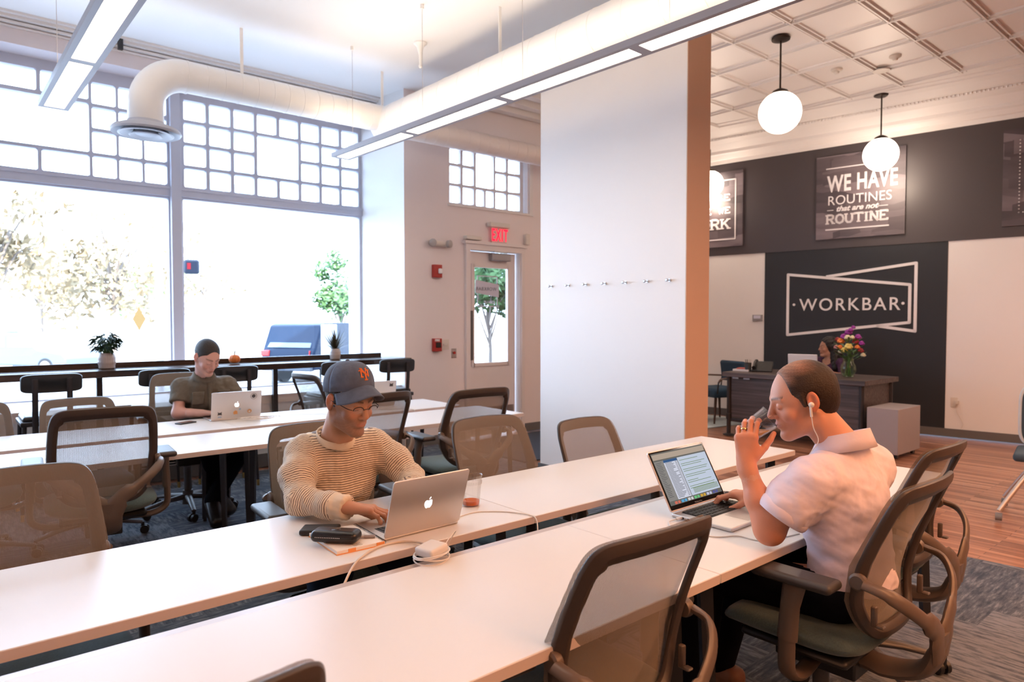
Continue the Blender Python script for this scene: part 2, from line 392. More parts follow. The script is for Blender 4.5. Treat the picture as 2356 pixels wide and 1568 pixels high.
# ------------------------------------------------------------------ shop windows
def pane_window(n, x0, x1, z0, z1, ya, yb, cells, frame_m, open_lo=None):
    """lattice window: frame bars around rounded cells; cells = list of (x0,z0,x1,z1)"""
    xs = sorted({x0, x1} | {c[0] for c in cells} | {c[2] for c in cells}); zs = sorted({z0, z1} | {c[1] for c in cells} | {c[3] for c in cells})
    f = MB()
    def inside(x, z): return any(c[0] < x < c[2] and c[1] < z < c[3] for c in cells)
    for i in range(len(xs)-1):
        j = 0
        while j < len(zs)-1:
            if inside((xs[i]+xs[i+1])/2, (zs[j]+zs[j+1])/2): j += 1; continue
            k = j
            while k < len(zs)-1 and not inside((xs[i]+xs[i+1])/2, (zs[k]+zs[k+1])/2): k += 1
            f.box(xs[i], ya, zs[j], xs[i+1], yb, zs[k]); j = k
    for c in cells:          # rounded inner corners
        r = .022
        for cx, cz, sx, sz in ((c[0], c[1], 1, 1), (c[2], c[1], -1, 1), (c[2], c[3], -1, -1), (c[0], c[3], 1, -1)):
            pts = [(cx, cz)] + [(cx+sx*r*(1-math.sin(a)), cz+sz*r*(1-math.cos(a))) for a in (0, PI/8, PI/4, 3*PI/8, PI/2)]
            f.prism(pts, ya+.012, yb-.012, lambda a, b, t: (a, t, b))
    w = struct('window_%d' % n, f, frame_m, smooth=False)
    g = MB().box(x0+.01, (ya+yb)/2-.003, z0+.01, x1-.01, (ya+yb)/2+.003, z1-.01); gg = g.build('window_pane', GLASS, w, smooth=False)
    return w
rows = [(2.785, 2.975), (3.005, 3.205), (3.235, 3.43), (3.46, 3.66)]
cellsR = []
for c in range(8):
    x = 1.983 + c*.2467
    for r, (a, b) in enumerate(rows):
        if c in (3, 4) and r in (1, 2): continue
        cellsR.append((x, a, x+.212, b))
cellsR.append((1.983+3*.2467, rows[1][0], 1.983+4*.2467+.212, rows[2][1]))
cellsR.append((1.965, .72, 3.93, 2.66))
pane_window(1, 1.93, 3.99, .70, 3.77, 7.44, 7.53, cellsR, FRAMEW)
cellsL = []
for c in range(3):
    for x in (1.625 - c*.22, -.075 + c*.22-.205):
        for a, b in rows: cellsL.append((x, a, x+.198, b))
cellsL += [(.79, rows[0][0], 1.16, rows[0][1]), (.39, rows[0][0], .76, rows[0][1]), (.79, 3.49, 1.16, 3.68), (.39, 3.49, .76, 3.68), (.39, rows[1][0], 1.16, 3.455)]
cellsL.append((-.27, .72, 1.83, 2.65))
cellsL = [c for c in cellsL if c[0] > -.29]
pane_window(2, -.33, 1.855, .70, 3.77, 7.44, 7.53, cellsL, FRAMEW)
struct('trim_6', MB().box(1.845, 7.38, .70, 1.94, 7.55, 3.77), FRAMEW, bevel=.006)            # mullion
struct('trim_7', MB().box(-.33, 7.415, 2.67, 1.845, 7.44, 2.77).box(1.94, 7.415, 2.68, 3.97, 7.44, 2.77).box(-.33, 7.405, 2.74, 3.97, 7.44, 2.765), FRAMEW, smooth=False)
cells3 = []
for c in range(9): cells3.append((-2.75+c*.245, 2.8, -2.75+c*.245+.2, 3.66))
cells3.append((-2.75, .75, -.6, 2.66))
pane_window(3, -3.0, -.42, .70, 3.77, 7.44, 7.53, cells3, FRAMEW)
struct('trim_8', MB().box(-.44, 7.38, .70, -.32, 7.55, 3.77), FRAMEW, smooth=False)
struct('trim_9', MB().box(-3.2, 7.40, .70, -2.99, 7.55, 3.77), FRAMEW, smooth=False)
# transom over the door
colx = [(4.69, 4.86), (4.895, 5.06), (5.095, 5.37), (5.40, 5.57), (5.605, 5.80)]
rz = [(2.83, 3.03), (3.06, 3.265), (3.295, 3.475)]
cD = []
for i, (a, b) in enumerate(colx):
    if i == 2: cD += [(a, rz[0][0], (a+b)/2-.015, rz[0][1]), ((a+b)/2+.015, rz[0][0], b, rz[0][1]), (a, rz[1][0], b, rz[2][1])]
    else: cD += [(a, z0, b, z1) for z0, z1 in rz]
pane_window(4, 4.66, 5.86, 2.80, 3.50, 6.66, 6.72, cD, mat('transom_frame_paint', (.66, .64, .66), .5))
struct('trim_10', MB().box(4.63, 6.585, 2.775, 5.97, 6.6, 2.80).box(5.90, 6.585, 2.80, 5.96, 6.6, 3.55), TRIMW, smooth=False)

# ------------------------------------------------------------------ door
DOORP = mat('door_paint', (.74, .68, .67), .5)
door = MB()
gx0, gx1, gz0, gz1 = 5.03, 5.58, .90, 2.09
door.box(dx0+.02, 6.64, .01, gx0, 6.68, dz-.03); door.box(gx1, 6.64, .01, dx1-.02, 6.68, dz-.03)
door.box(gx0, 6.64, .01, gx1, 6.68, gz0); door.box(gx0, 6.64, gz1, gx1, 6.68, dz-.03)
for b in ((gx0-.03, gz0-.03, gx0+.012, gz1+.03), (gx1-.012, gz0-.03, gx1+.03, gz1+.03), (gx0, gz0-.03, gx1, gz0+.012), (gx0, gz1-.012, gx1, gz1+.03)):
    door.box(b[0], 6.625, b[1], b[2], 6.642, b[3])
dr = struct('door_1', door, DOORP, smooth=False)
MB().box(gx0, 6.655, gz0, gx1, 6.661, gz1).build('door_pane', GLASS, dr, smooth=False)
kp = MB().box(dx0+.06, 6.632, .06, dx1-.05, 6.64, .36).build('kick_plate', CHROME, dr, smooth=False); kp['label'] = 'brushed steel kick plate'
MB().box(dx0+.03, 6.60, .95, dx0+.07, 6.64, 1.55).build('door_edge_plate', mat('dark_strip', (.09, .08, .08), .5), dr, smooth=False)
dc = MB().box(5.27, 6.56, 2.17, 5.57, 6.64, 2.255).build('door_closer', mat('closer_grey', (.32, .30, .32), .35, metal=.5), dr, bevel=.008)
MB().cbox((5.40, 6.57, 2.275), (.24, .03, .014), rz=.15).build('closer_arm', CHROME, dc)
fr = MB()
fr.box(dx0-.058, 6.56, 0, dx0+.0, 6.70, dz-.02).box(dx1, 6.56, 0, dx1+.078, 6.70, dz-.02).box(dx0-.064, 6.555, dz-.02, dx1+.084, 6.71, dz+.05)
fr.box(dx1+.015, 6.545, 0, dx1+.045, 6.561, dz-.021).box(dx0-.09, 6.535, dz+.05, dx1+.11, 6.599, dz+.085)
struct('trim_11', fr, DOORP, smooth=False)
# frosted sticker art on the glass, read from outside
stick = empty('door_sticker', (5.30, 6.65, 1.6), 0, 'white shop sticker on the door glass with reversed WORKBAR lettering', 'sticker')
FROST = mat('frosted_white_vinyl', (.62, .60, .68), .7, alpha=.92)
def yz(mb, poly, y0=6.646, y1=6.649): return mb.prism(poly, y0, y1, lambda a, b, t: (a, t, b))
sb = MB(); yz(sb, [(5.07, 1.93), (5.44, 1.88), (5.44, 1.72), (5.07, 1.77)][::-1]); o = sb.build('sticker_panel', FROST, None, smooth=False); o.parent = stick; o.matrix_parent_inverse = stick.matrix_basis.inverted()
for bb_ in (((5.10, 1.97, 5.42, 1.982), (5.10, 1.93, 5.112, 1.971), (5.408, 1.885, 5.42, 1.971)), ((5.10, 1.60, 5.42, 1.612), (5.10, 1.611, 5.112, 1.76), (5.408, 1.611, 5.42, 1.72))):
    sb = MB()
    for b in bb_: sb.box(b[0], 6.646, b[1], b[2], 6.649, b[3])
    o = sb.build('sticker_outline', FROST, None, smooth=False); o.parent = stick; o.matrix_parent_inverse = stick.matrix_basis.inverted()
o = text_obj('sticker_lettering', 'WORKBAR', .06, mat('sticker_ink', (.10, .11, .14), .7), Matrix.Translation((5.40, 6.644, 1.80)) @ Matrix.Rotation(PI/2, 4, 'X') @ Matrix.Rotation(PI, 4, 'Y'), None, xs=1.0, spacing=1.15, extrude=.0005)
o.parent = stick; o.matrix_parent_inverse = stick.matrix_basis.inverted()
o = text_obj('sticker_small_lettering', 'JOIN US', .05, FROST, Matrix.Translation((5.38, 6.648, 1.64)) @ Matrix.Rotation(PI/2, 4, 'X') @ Matrix.Rotation(PI, 4, 'Y'), None, offset=.001, extrude=.0005)
o.parent = stick; o.matrix_parent_inverse = stick.matrix_basis.inverted()
bpy.context.view_layer.update()

# ------------------------------------------------------------------ wall devices by the door
RED = mat('fire_alarm_red', (.40, .03, .025), .4)
IVORY = mat('ivory_plastic', (.68, .62, .56), .45)
def wall_thing(name, label, cat, x, z, parts, y=6.6):
    t = empty(name, (x, y, z), 0, label, cat)
    for pn, mb, m, bv in parts: mb.build(pn, m, t, bevel=bv)
    return t
t = wall_thing('exit_sign', 'illuminated EXIT sign with red letters above the glazed door', 'exit sign', 5.37, 2.5, [
    ('housing', MB().box(-.155, -.075, .075, .155, 0, .135), IVORY, .006),
    ('sign_plate', MB().box(-.12, -.045, -.115, .12, -.035, .075), mat('exit_plate', (.72, .62, .62), .25, alpha=.75), 0)])
text_obj('lettering', 'EXIT', .215, m_emit('exit_red', (1, .008, .03), 2.0), Matrix.Translation((-.118, -.047, -.09)) @ Matrix.Rotation(PI/2, 4, 'X'), t, offset=.002, xs=.50, spacing=1.22)
t = wall_thing('emergency_light', 'cream emergency light with two round lamp heads left of the door top', 'emergency light', 4.49, 2.32, [
    ('housing', MB().tube([(-.09, -.03, 0), (.11, -.03, -.005)], (.038, .03), 16), IVORY, 0)])
for sx in (-1, 1):
    MB().lathe([(.02, 0), (.044, .012), (.044, .05), (.036, .056)], seg=20, M=Matrix.Translation((sx*.105, -.035, 0)) @ Matrix.Rotation(PI/2, 4, 'X') @ Matrix.Rotation(sx*.35, 4, 'Y')).build('lamp_head', mat('lamp_head_grey', (.40, .37, .36), .3), t)
t = wall_thing('fire_strobe', 'red fire alarm strobe, upper of the two red boxes left of the door', 'fire alarm', 4.46, 2.0, [
    ('housing', MB().box(-.058, -.05, -.075, .058, 0, .075), RED, .006), ('strobe_lens', MB().box(0, -.075, -.03, .045, -.045, .03), mat('clear_lens', (.85, .85, .85), .15), .01)])
t = wall_thing('fire_pull_station', 'red manual fire pull box with black handle beside the light switches', 'fire alarm', 4.455, 1.15, [
    ('housing', MB().box(-.055, -.05, -.075, .055, 0, .075), RED, .005), ('pull_handle', MB().box(-.03, -.062, -.03, .035, -.045, .03), BLACKP, .004)])
text_obj('lettering', 'FIRE', .036, mat('white_ink', (.8, .8, .8), .5), Matrix.Translation((-.043, -.052, .042)) @ Matrix.Rotation(PI/2, 4, 'X'), t, offset=.001)
wall_thing('light_switch', 'white double light switch plate right of the red pull box', 'switch', 4.585, 1.15, [
    ('plate', MB().box(-.055, -.008, -.06, .055, 0, .06), IVORY, .002), ('toggle', MB().box(-.03, -.022, -.012, -.018, -.006, .012), IVORY, 0), ('toggle', MB().box(.018, -.022, -.012, .03, -.006, .012), IVORY, 0)])
wall_thing('door_release_button', 'small grey plate with a round red button near the door', 'button', 4.71, 1.045, [
    ('plate', MB().box(-.035, -.008, -.057, .035, 0, .057), CHROME, .002), ('push_button', MB().cyl((0, -.02, .005), (0, -.005, .005), .017), RED, 0)])
wall_thing('door_sensor', 'cream door sensor box above the left end of the door frame', 'sensor', 4.97, 2.415, [('housing', MB().box(-.115, -.07, -.018, .115, 0, .028), IVORY, .006)])
wall_thing('door_chime', 'small upright cream box at the right end of the door frame top', 'sensor', 5.84, 2.46, [('housing', MB().box(-.03, -.05, -.06, .04, 0, .075), IVORY, .006)])

# coat hooks on the pillar
hk = empty('coat_hook', (4.335, 4.53, 1.748), 0, 'x', 'hook')
MB().cyl((0, 0, 0), (-.008, 0, 0), .011, seg=14).build('rosette', CHROME, hk)
MB().cyl((-.006, 0, 0), (-.038, 0, 0), .005, seg=10).build('shank', CHROME, hk)
MB().lathe([(.006, 0), (.012, .004), (.012, .010), (.007, .014)], seg=14, M=Matrix.Translation((-.034, 0, 0)) @ Matrix.Rotation(-PI/2, 4, 'Y')).build('knob', CHROME, hk)
ords = ['leftmost', 'second from left', 'third from left', 'middle', 'third from right', 'second from right', 'rightmost']
for i, y in enumerate((4.53, 4.31, 4.10, 3.88, 3.655, 3.435, 3.22)):
    place(hk, (4.335, y, 1.748), 0, 'small chrome coat hook on the white pillar, %s of seven' % ords[i], 'coat hooks on the pillar')

# ------------------------------------------------------------------ feature wall: logo, posters
WI = mat('white_wall_vinyl', (.82, .80, .82), .5)
def wallM(s, z, off):   # local x runs to the right along the wall as seen from the room
    R = Matrix(((-WU.x, 0, WN.x, 0), (-WU.y, 0, WN.y, 0), (0, 1, 0, 0), (0, 0, 0, 1)))
    return Matrix.Translation(wp(s, z, off)) @ R
lg = empty('wall_logo', wp(.9, 1.65, .006), 0, 'large white WORKBAR logo with two crossed outline frames on the black panel', 'logo')
inv = lg.matrix_basis.inverted()
def adopt(o, t): o.parent = t; o.matrix_parent_inverse = t.matrix_basis.inverted(); return o
def strokes(mb, pts, w, closed=False, off0=.006, off1=.014):
    """flat stroke of width w in wall coordinates (s,z)"""
    n = len(pts)
    for i in range(n if closed else n-1):
        a = Vector(pts[i]); b = Vector(pts[(i+1) % n]); d = (b-a).normalized(); nn = Vector((-d.y, d.x))*w/2
        q = [a+nn, b+nn, b-nn, a-nn]
        A = [mb.bm.verts.new(wp(p.x, p.y, off0)) for p in q]; B = [mb.bm.verts.new(wp(p.x, p.y, off1)) for p in q]
        mb.bm.faces.new(A); mb.bm.faces.new(B)
        for k in range(4): mb.bm.faces.new((A[k], A[(k+1) % 4], B[(k+1) % 4], B[k]))
    for p in (pts if closed else pts[0:0] + pts[1:-1]):
        c = [(p[0]+w/2*math.cos(k*PI/6), p[1]+w/2*math.sin(k*PI/6)) for k in range(12)]
        A = [mb.bm.verts.new(wp(x, z, off0)) for x, z in c]; B = [mb.bm.verts.new(wp(x, z, off1)) for x, z in c]
        mb.bm.faces.new(A); mb.bm.faces.new(B)
        for k in range(12): mb.bm.faces.new((A[k], A[(k+1) % 12], B[(k+1) % 12], B[k]))
    return mb
adopt(strokes(MB(), [(1.66, 2.075), (.14, 1.885), (.14, 1.405), (1.66, 1.225)], .036, True).build('front_outline', WI, smooth=False), lg)
adopt(strokes(MB(), [(1.15, 2.025), (.075, 2.155), (.075, 1.295), (.52, 1.36)], .036).build('rear_outline', WI, smooth=False), lg)
adopt(text_obj('lettering', 'WORKBAR', .235, WI, wallM(1.50, 1.567, .012), None, offset=.0015, spacing=1.20, xs=.96), lg)
dt = MB()
for s in (1.575, .215): dt.lathe([(.018, 0), (.018, .008)], seg=16, M=wallM(s, 1.65, .006))
adopt(dt.build('dots', WI, smooth=False), lg)

POST = None
def m_poster(name, seed):
    m, n, b = nodes(name); tc = n.nodes.new('ShaderNodeTexCoord')
    mp = n.nodes.new('ShaderNodeMapping'); mp.inputs['Location'].default_value = (seed, seed*2, 0); mp.inputs['Scale'].default_value = (1, .6, 2.2); n.links.new(tc.outputs['Object'], mp.inputs[0])
    v = n.nodes.new('ShaderNodeTexVoronoi'); v.distance = 'CHEBYCHEV'; v.inputs['Scale'].default_value = 2.6; n.links.new(mp.outputs[0], v.inputs[0])
    t = n.nodes.new('ShaderNodeTexNoise'); t.inputs['Scale'].default_value = 3; n.links.new(mp.outputs[0], t.inputs[0])
    sp = n.nodes.new('ShaderNodeSeparateColor'); n.links.new(v.outputs['Color'], sp.inputs[0])
    f = mth(n, 'ADD', mth(n, 'MULTIPLY', sp.outputs[0], .55), mth(n, 'MULTIPLY', t.outputs['Fac'], .5))
    n.links.new(ramp(n, f, [(.25, (.055, .042, .05)), (.55, (.11, .085, .095)), (.85, (.20, .16, .18))]), b.inputs['Base Color'])
    b.inputs['Roughness'].default_value = .4; return m
SL = {  # slab letters on a unit grid, drawn as strokes (x right, y up)
 'R': ([[(.15, 0), (.15, 1)], [(.15, 1), (.6, 1), (.78, .88), (.78, .64), (.6, .5), (.15, .5)], [(.5, .5), (.8, 0)]], [(.15, 0), (.15, 1), (.82, 0)]),
 'O': ([[(.5, 1), (.2, .85), (.1, .5), (.2, .15), (.5, 0), (.8, .15), (.9, .5), (.8, .85), (.5, 1)]], []),
 'U': ([[(.17, 1), (.17, .25), (.35, .03), (.65, .03), (.83, .25), (.83, 1)]], [(.17, 1), (.83, 1)]),
 'T': ([[(.5, 0), (.5, 1)], [(.06, .82), (.06, .98), (.94, .98), (.94, .82)]], [(.5, 0)]),
 'I': ([[(.3, 0), (.3, 1)]], [(.3, 0), (.3, 1)]),
 'N': ([[(.17, 0), (.17, 1), (.83, 0), (.83, 1)]], [(.17, 0), (.17, 1), (.83, 1)]),
 'E': ([[(.15, 0), (.15, 1)], [(.08, 1), (.82, 1), (.82, .82)], [(.15, .52), (.62, .52)], [(.08, 0), (.84, 0), (.84, .2)]], [(.15, .0)]),
 'W': ([[(.08, 1), (.3, 0), (.52, .9), (.74, 0), (.96, 1)]], [(.08, 1), (.96, 1)]),
 'K': ([[(.15, 0), (.15, 1)], [(.78, 1), (.2, .45)], [(.4, .6), (.82, 0)]], [(.15, 0), (.15, 1), (.78, 1), (.82, 0)]),
 'C': ([[(.85, .78), (.65, 1), (.3, .95), (.1, .6), (.1, .35), (.3, .03), (.65, 0), (.87, .2)]], []),
 'H': ([[(.17, 0), (.17, 1)], [(.83, 0), (.83, 1)], [(.17, .5), (.83, .5)]], [(.17, 0), (.17, 1), (.83, 0), (.83, 1)]),
 'S': ([[(.8, .8), (.6, 1), (.3, .97), (.15, .75), (.3, .56), (.65, .45), (.82, .25), (.65, .02), (.3, 0), (.14, .2)]], [])}
def slab(mb, word, s_right_to_left_start, z, w, h, lw, off=.03):
    """writes word starting at wall coordinate s (left end) and running right"""
    wid = {'I': .6, 'W': 1.1}; tot = sum(wid.get(c, 1.0) for c in word); u = w/tot; x = 0
    for c in word:
        st, se = SL[c]
        for poly in st: strokes(mb, [(s_right_to_left_start-(x+a)*u, z+b*h) for a, b in poly], lw, False, off, off+.003)
        for a, b in se: strokes(mb, [(s_right_to_left_start-(x+a-.2)*u, z+b*h*.96+.02*h), (s_right_to_left_start-(x+a+.2)*u, z+b*h*.96+.02*h)], lw*.6, False, off, off+.003)
        x += wid.get(c, 1.0)
INK = mat('poster_ink', (.66, .62, .64), .5)
def poster(s1, seed, label):
    s0 = s1-1.08; t = empty('wall_poster', wp((s0+s1)/2, 2.53, .02), 0, label, 'poster')
    adopt(wbox(MB(), s0, 2.53, s1, 3.645, .012, .038).build('canvas', m_poster('poster_print_%d' % int(seed), seed), smooth=False), t); return t
t = poster(1.285, 1, 'poster reading WE HAVE ROUTINES that are not ROUTINE, above the logo')
adopt(text_obj('heading', 'WE HAVE', .30, INK, wallM(1.14, 3.165, .041), None, offset=.008, xs=.62, spacing=1.08), t)
adopt(text_obj('second_line', 'ROUTINES', .175, INK, wallM(1.14, 2.985, .041), None, xs=.93, spacing=1.03), t)
adopt(text_obj('third_line', 'that are not', .10, INK, wallM(1.03, 2.895, .041), None, offset=.003, shear=.35, xs=1.05), t)
mb = MB(); slab(mb, 'ROUTINE', 1.155, 2.735, .77, .115, .026, .041); adopt(mb.build('fourth_line', INK, smooth=False), t)
mb = MB()
strokes(mb, [(1.16, 3.475), (.385, 3.475)], .014, False, .04, .043); strokes(mb, [(1.16, 2.655), (.385, 2.655)], .018, False, .04, .043)
strokes(mb, [(1.14, 2.915), (1.06, 2.915)], .008, False, .04, .043); strokes(mb, [(.52, 2.915), (.40, 2.915)], .008, False, .04, .043)
adopt(mb.build('rules', INK, smooth=False), t)
t = poster(3.40, 2, 'poster reading CHOOSE WHERE WE WORK in a white outline, partly behind the pillar')
mb = MB(); strokes(mb, [(3.27, 3.52), (2.43, 3.52), (2.43, 2.64), (3.27, 2.64)], .018, True, .04, .043); adopt(mb.build('outline', INK, smooth=False), t)
mb = MB(); slab(mb, 'CHOOSE', 3.18, 3.22, .68, .085, .018, .041); adopt(mb.build('first_line', INK, smooth=False), t)
mb = MB(); slab(mb, 'WHERE', 3.22, 3.03, .42, .085, .018, .041); slab(mb, 'WE', 2.70, 3.03, .20, .085, .018, .041); adopt(mb.build('second_line', INK, smooth=False), t)
mb = MB(); slab(mb, 'WORK', 3.16, 2.80, .66, .14, .030, .041); adopt(mb.build('third_line', INK, smooth=False), t)
t = poster(-.80, 3, 'dark poster with a dotted border, at the right edge of the picture')
mb = MB()
for k in range(22): mb.ball(wp(-.96, 2.68+k*.0395, .042), .0085, 6)
for k in range(19): mb.ball(wp(-.96-k*.0395, 2.68, .042), .0085, 6); mb.ball(wp(-.96-k*.0395, 3.51, .042), .0085, 6)
adopt(mb.build('dotted_border', INK, smooth=False), t)

# outlet and thermostat panel on that wall
t = empty('power_outlet', wp(-.36, .43, 0), 0, 'white power outlet with a plugged-in cord low on the right wall', 'outlet')
adopt(wbox(MB(), -.395, .37, -.325, .485, 0, .008).build('plate', IVORY, smooth=False), t)
adopt(wbox(MB(), -.41, .41, -.375, .45, .008, .05).build('plug', IVORY, smooth=False), t)
adopt(MB().tube(smooth_path([wp(-.38, .41, .03), wp(-.40, .30, .03), wp(-.46, .18, .03), wp(-.44, .11, .04)]), .003, 6).build('cord', IVORY), t)
t = empty('wall_control_panel', wp(2.07, 1.45, 0), 0, 'small grey control panel on the white wall beside the black panel', 'control panel')
adopt(wbox(MB(), 2.02, 1.42, 2.16, 1.51, 0, .03).build('housing', mat('grey_plastic', (.30, .29, .30), .5), smooth=False), t)
adopt(wbox(MB(), 2.04, 1.455, 2.14, 1.50, .03, .034).build('display', mat('pale_display', (.6, .6, .7), .3), smooth=False), t)
# ================================================================== LAMPS, DUCT, CEILING THINGS
def linear_lamp(loc, rz, L, n, wires, label):
    t = empty('pendant_lamp', loc, rz, label, 'lamp', None)
    w, h = .19, .042
    hb = MB(); p = 1.195; g = .035; pw = .062
    # housing: frame bars around each panel, open above for the uplight
    hb.box(-w/2, 0, 0, -pw, -L, h); hb.box(pw, 0, 0, w/2, -L, h)
    y = -.05; ys = []
    hb.box(-pw, 0, 0, pw, y, h)
    for i in range(n):
        y1 = y - (p-g*2 if True else p); ys.append((y, y1)); hb.box(-pw, y1, 0, pw, y1-2*g, h); y = y1-2*g
    hb.build('housing', LAMPG, t, smooth=False)
    for a, b in ys: MB().box(-pw, b, .004, pw, a, .012).build('light_panel', PANEL, t, smooth=False)
    MB().box(-w/2+.02, -.1, h+.001, w/2-.02, -L+.1, h+.004).build('uplight_panel', UPL, t, smooth=False)
    for wy in wires:
        MB().cyl((0, wy, h), (0, wy, 4.0-loc[2]-.02), .0022, seg=6).build('suspension_wire', mat('wire_grey', (.45, .42, .42), .4), t)
        MB().cyl((0, wy, 4.0-loc[2]-.035), (0, wy, 4.0-loc[2]), .016, seg=12).build('wire_canopy', DUCTW, t)
    return t
linear_lamp((3.055, 6.16, 3.0), math.radians(1.55), 6.1, 5, (-.25, -1.4, -2.6, -3.8), 'long suspended linear lamp crossing in front of the white pillar')
linear_lamp((.722, 6.08, 3.0), math.radians(.4), 4.9, 4, (-.25, -1.5), 'suspended linear lamp at upper left, in front of the left shop window')

gp = empty('globe_pendant', (0, 0, 0), 0, 'x', 'lamp')
BRONZE = mat('dark_bronze', (.05, .035, .028), .35, metal=.7)
MB().lathe([(.005, 0), (.075, 0), (.09, -.02), (.085, -.035), (.03, -.045), (.005, -.045)], seg=28).build('ceiling_canopy', BRONZE, gp)
MB().cyl((0, 0, -.04), (0, 0, -.52), .009, seg=12).build('rod', BRONZE, gp)
MB().lathe([(.02, -.50), (.07, -.525), (.085, -.555), (.08, -.565)], seg=28).build('globe_fitter', BRONZE, gp)
MB().ball((0, 0, -.735), .20, 40).build('glass_globe', GLOBE, gp)
for (x, y), lb in zip(((6.37, 3.44), (8.92, 3.50), (8.93, 5.92)), ('largest white glass globe pendant, nearest to the pillar top', 'white glass globe pendant hanging in front of the WE HAVE ROUTINES poster', 'white glass globe pendant half hidden behind the pillar')):
    place(gp, (x, y, 4.2), 0, lb, 'globe pendants')
for o in [x for x in C.objects if x.name.startswith('globe_pendant')]:
    l = bpy.data.lights.new('globe_light', 'POINT'); l.energy = 26; l.color = (1, .80, .62); l.shadow_soft_size = .2
    q = bpy.data.objects.new('globe_light', l); q.location = o.location + Vector((0, 0, -.99)); C.objects.link(q)

# round spiral duct
dt = empty('air_duct', (3.6, 6.2, 3.44), 0, 'white round ventilation duct with a curved elbow and branches under the ceiling', 'duct')
def dadopt(o): return adopt(o, dt)
bpy.context.view_layer.update()
def seams(mb, p0, p1, r, step):
    a, b = Vector(p0), Vector(p1); n = int((b-a).length/step); d = (b-a).normalized()
    for k in range(1, n): c = a+d*step*k; mb.tube([c-d*.003, c, c+d*.003], [r+.0005, r+.003, r+.0005], 32, caps=False)
    return mb
dadopt(seams(MB().tube([(3.60, 6.25, 3.43), (3.60, -8.3, 3.43)], .175, 40), (3.60, 6.25, 3.43), (3.60, -8.3, 3.43), .175, .30).build('main_run', DUCTW))
dadopt(seams(MB().tube([(3.60, 6.17, 3.47), (1.66, 6.17, 3.47)], .128, 36), (3.5, 6.17, 3.47), (1.66, 6.17, 3.47), .128, .14).build('left_branch', DUCTW))
el = [(1.67, 6.17, 3.47)] + [(1.66-.30*math.sin(a), 6.17, 3.47-.30*(1-math.cos(a))) for a in [k*PI/24 for k in range(1, 13)]] + [(1.36, 6.17, 3.10), (1.36, 6.17, 3.02)]
dadopt(MB().tube(el, [.131]*(len(el)-1)+[.135], 36, up=(0, 1, 0)).build('elbow', DUCTW))
dadopt(MB().tube([(1.675, 6.17, 3.47), (1.66, 6.17, 3.47)], .1345, 36).build('joint_ring', DUCTW))
dadopt(MB().lathe([(.130, .06), (.15, .03), (.19, .02), (.245, -.005), (.262, -.03), (.252, -.045), (.215, -.02), (.20, -.012), (.14, -.0)], (1.36, 6.17, 2.99), 44, capb=False, capt=False).build('diffuser_rim', mat('diffuser_blue_grey', (.50, .50, .54), .35)))
dadopt(MB().lathe([(.12, 0), (.165, -.015), (.205, -.045), (.19, -.05), (.14, -.03), (.09, -.02)], (1.36, 6.17, 2.985), 44, capb=False, capt=False).lathe([(.04, -.005), (.08, -.02), (.125, -.055), (.115, -.06), (.075, -.045), (.06, -.05), (.001, -.05)], (1.36, 6.17, 2.985), 36, capb=False).build('diffuser_cones', mat('diffuser_blue_grey', (.5, .5, .54), .35)))
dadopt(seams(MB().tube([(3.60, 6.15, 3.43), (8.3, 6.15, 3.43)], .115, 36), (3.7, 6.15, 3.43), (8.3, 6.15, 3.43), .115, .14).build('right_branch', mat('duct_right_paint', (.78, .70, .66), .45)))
for (x, y, zt) in ((2.13, 6.17, 3.59), (3.6, 6.30, 3.58), (3.6, 4.38, 3.6), (3.6, 2.5, 3.6)):
    dadopt(MB().box(x-.014, y-.003, zt-.02, x+.014, y+.003, 4.0).build('hanger_strap', DUCTW, smooth=False))
tag(MB().lathe([(.001, 0), (.06, 0), (.062, -.012), (.035, -.035), (.02, -.09), (.013, -.12), (.010, -.2), (.016, -.21), (.016, -.225), (.004, -.235)], seg=20).build('sprinkler_head', DUCTW), 'white pendant sprinkler with a trumpet-shaped base on the flat ceiling', 'sprinkler').location = (3.50, 5.42, 4.0)
for i, (x, y) in enumerate(((7.74, 2.91), (7.66, 3.48))):
    t = tag(MB().lathe([(.001, 0), (.055, 0), (.06, -.012), (.05, -.022), (.03, -.03), (.022, -.05), (.001, -.055)], seg=20).build('smoke_detector', IVORY),
        ('white ceiling detector, farther right of the pair on the tin ceiling', 'white ceiling detector, nearer the first globe pendant, on the tin ceiling')[i], 'detector'); t.location = (x, y, 4.2)
tag(MB().lathe([(.001, 0), (.085, 0), (.085, -.008), (.001, -.012)], seg=24).build('ceiling_cover_plate', IVORY), 'flat round white cover plate between the two ceiling detectors', 'cover plate').location = (8.01, 3.15, 4.175)
t = MB().box(-.02, -.04, -.10, .02, 0, 0).build('ceiling_clip', BLACKP, bevel=.003); t.location = (1.36, 7.09, 3.985)
tag(t, 'small black clip on the crown moulding left of the duct elbow', 'clip')

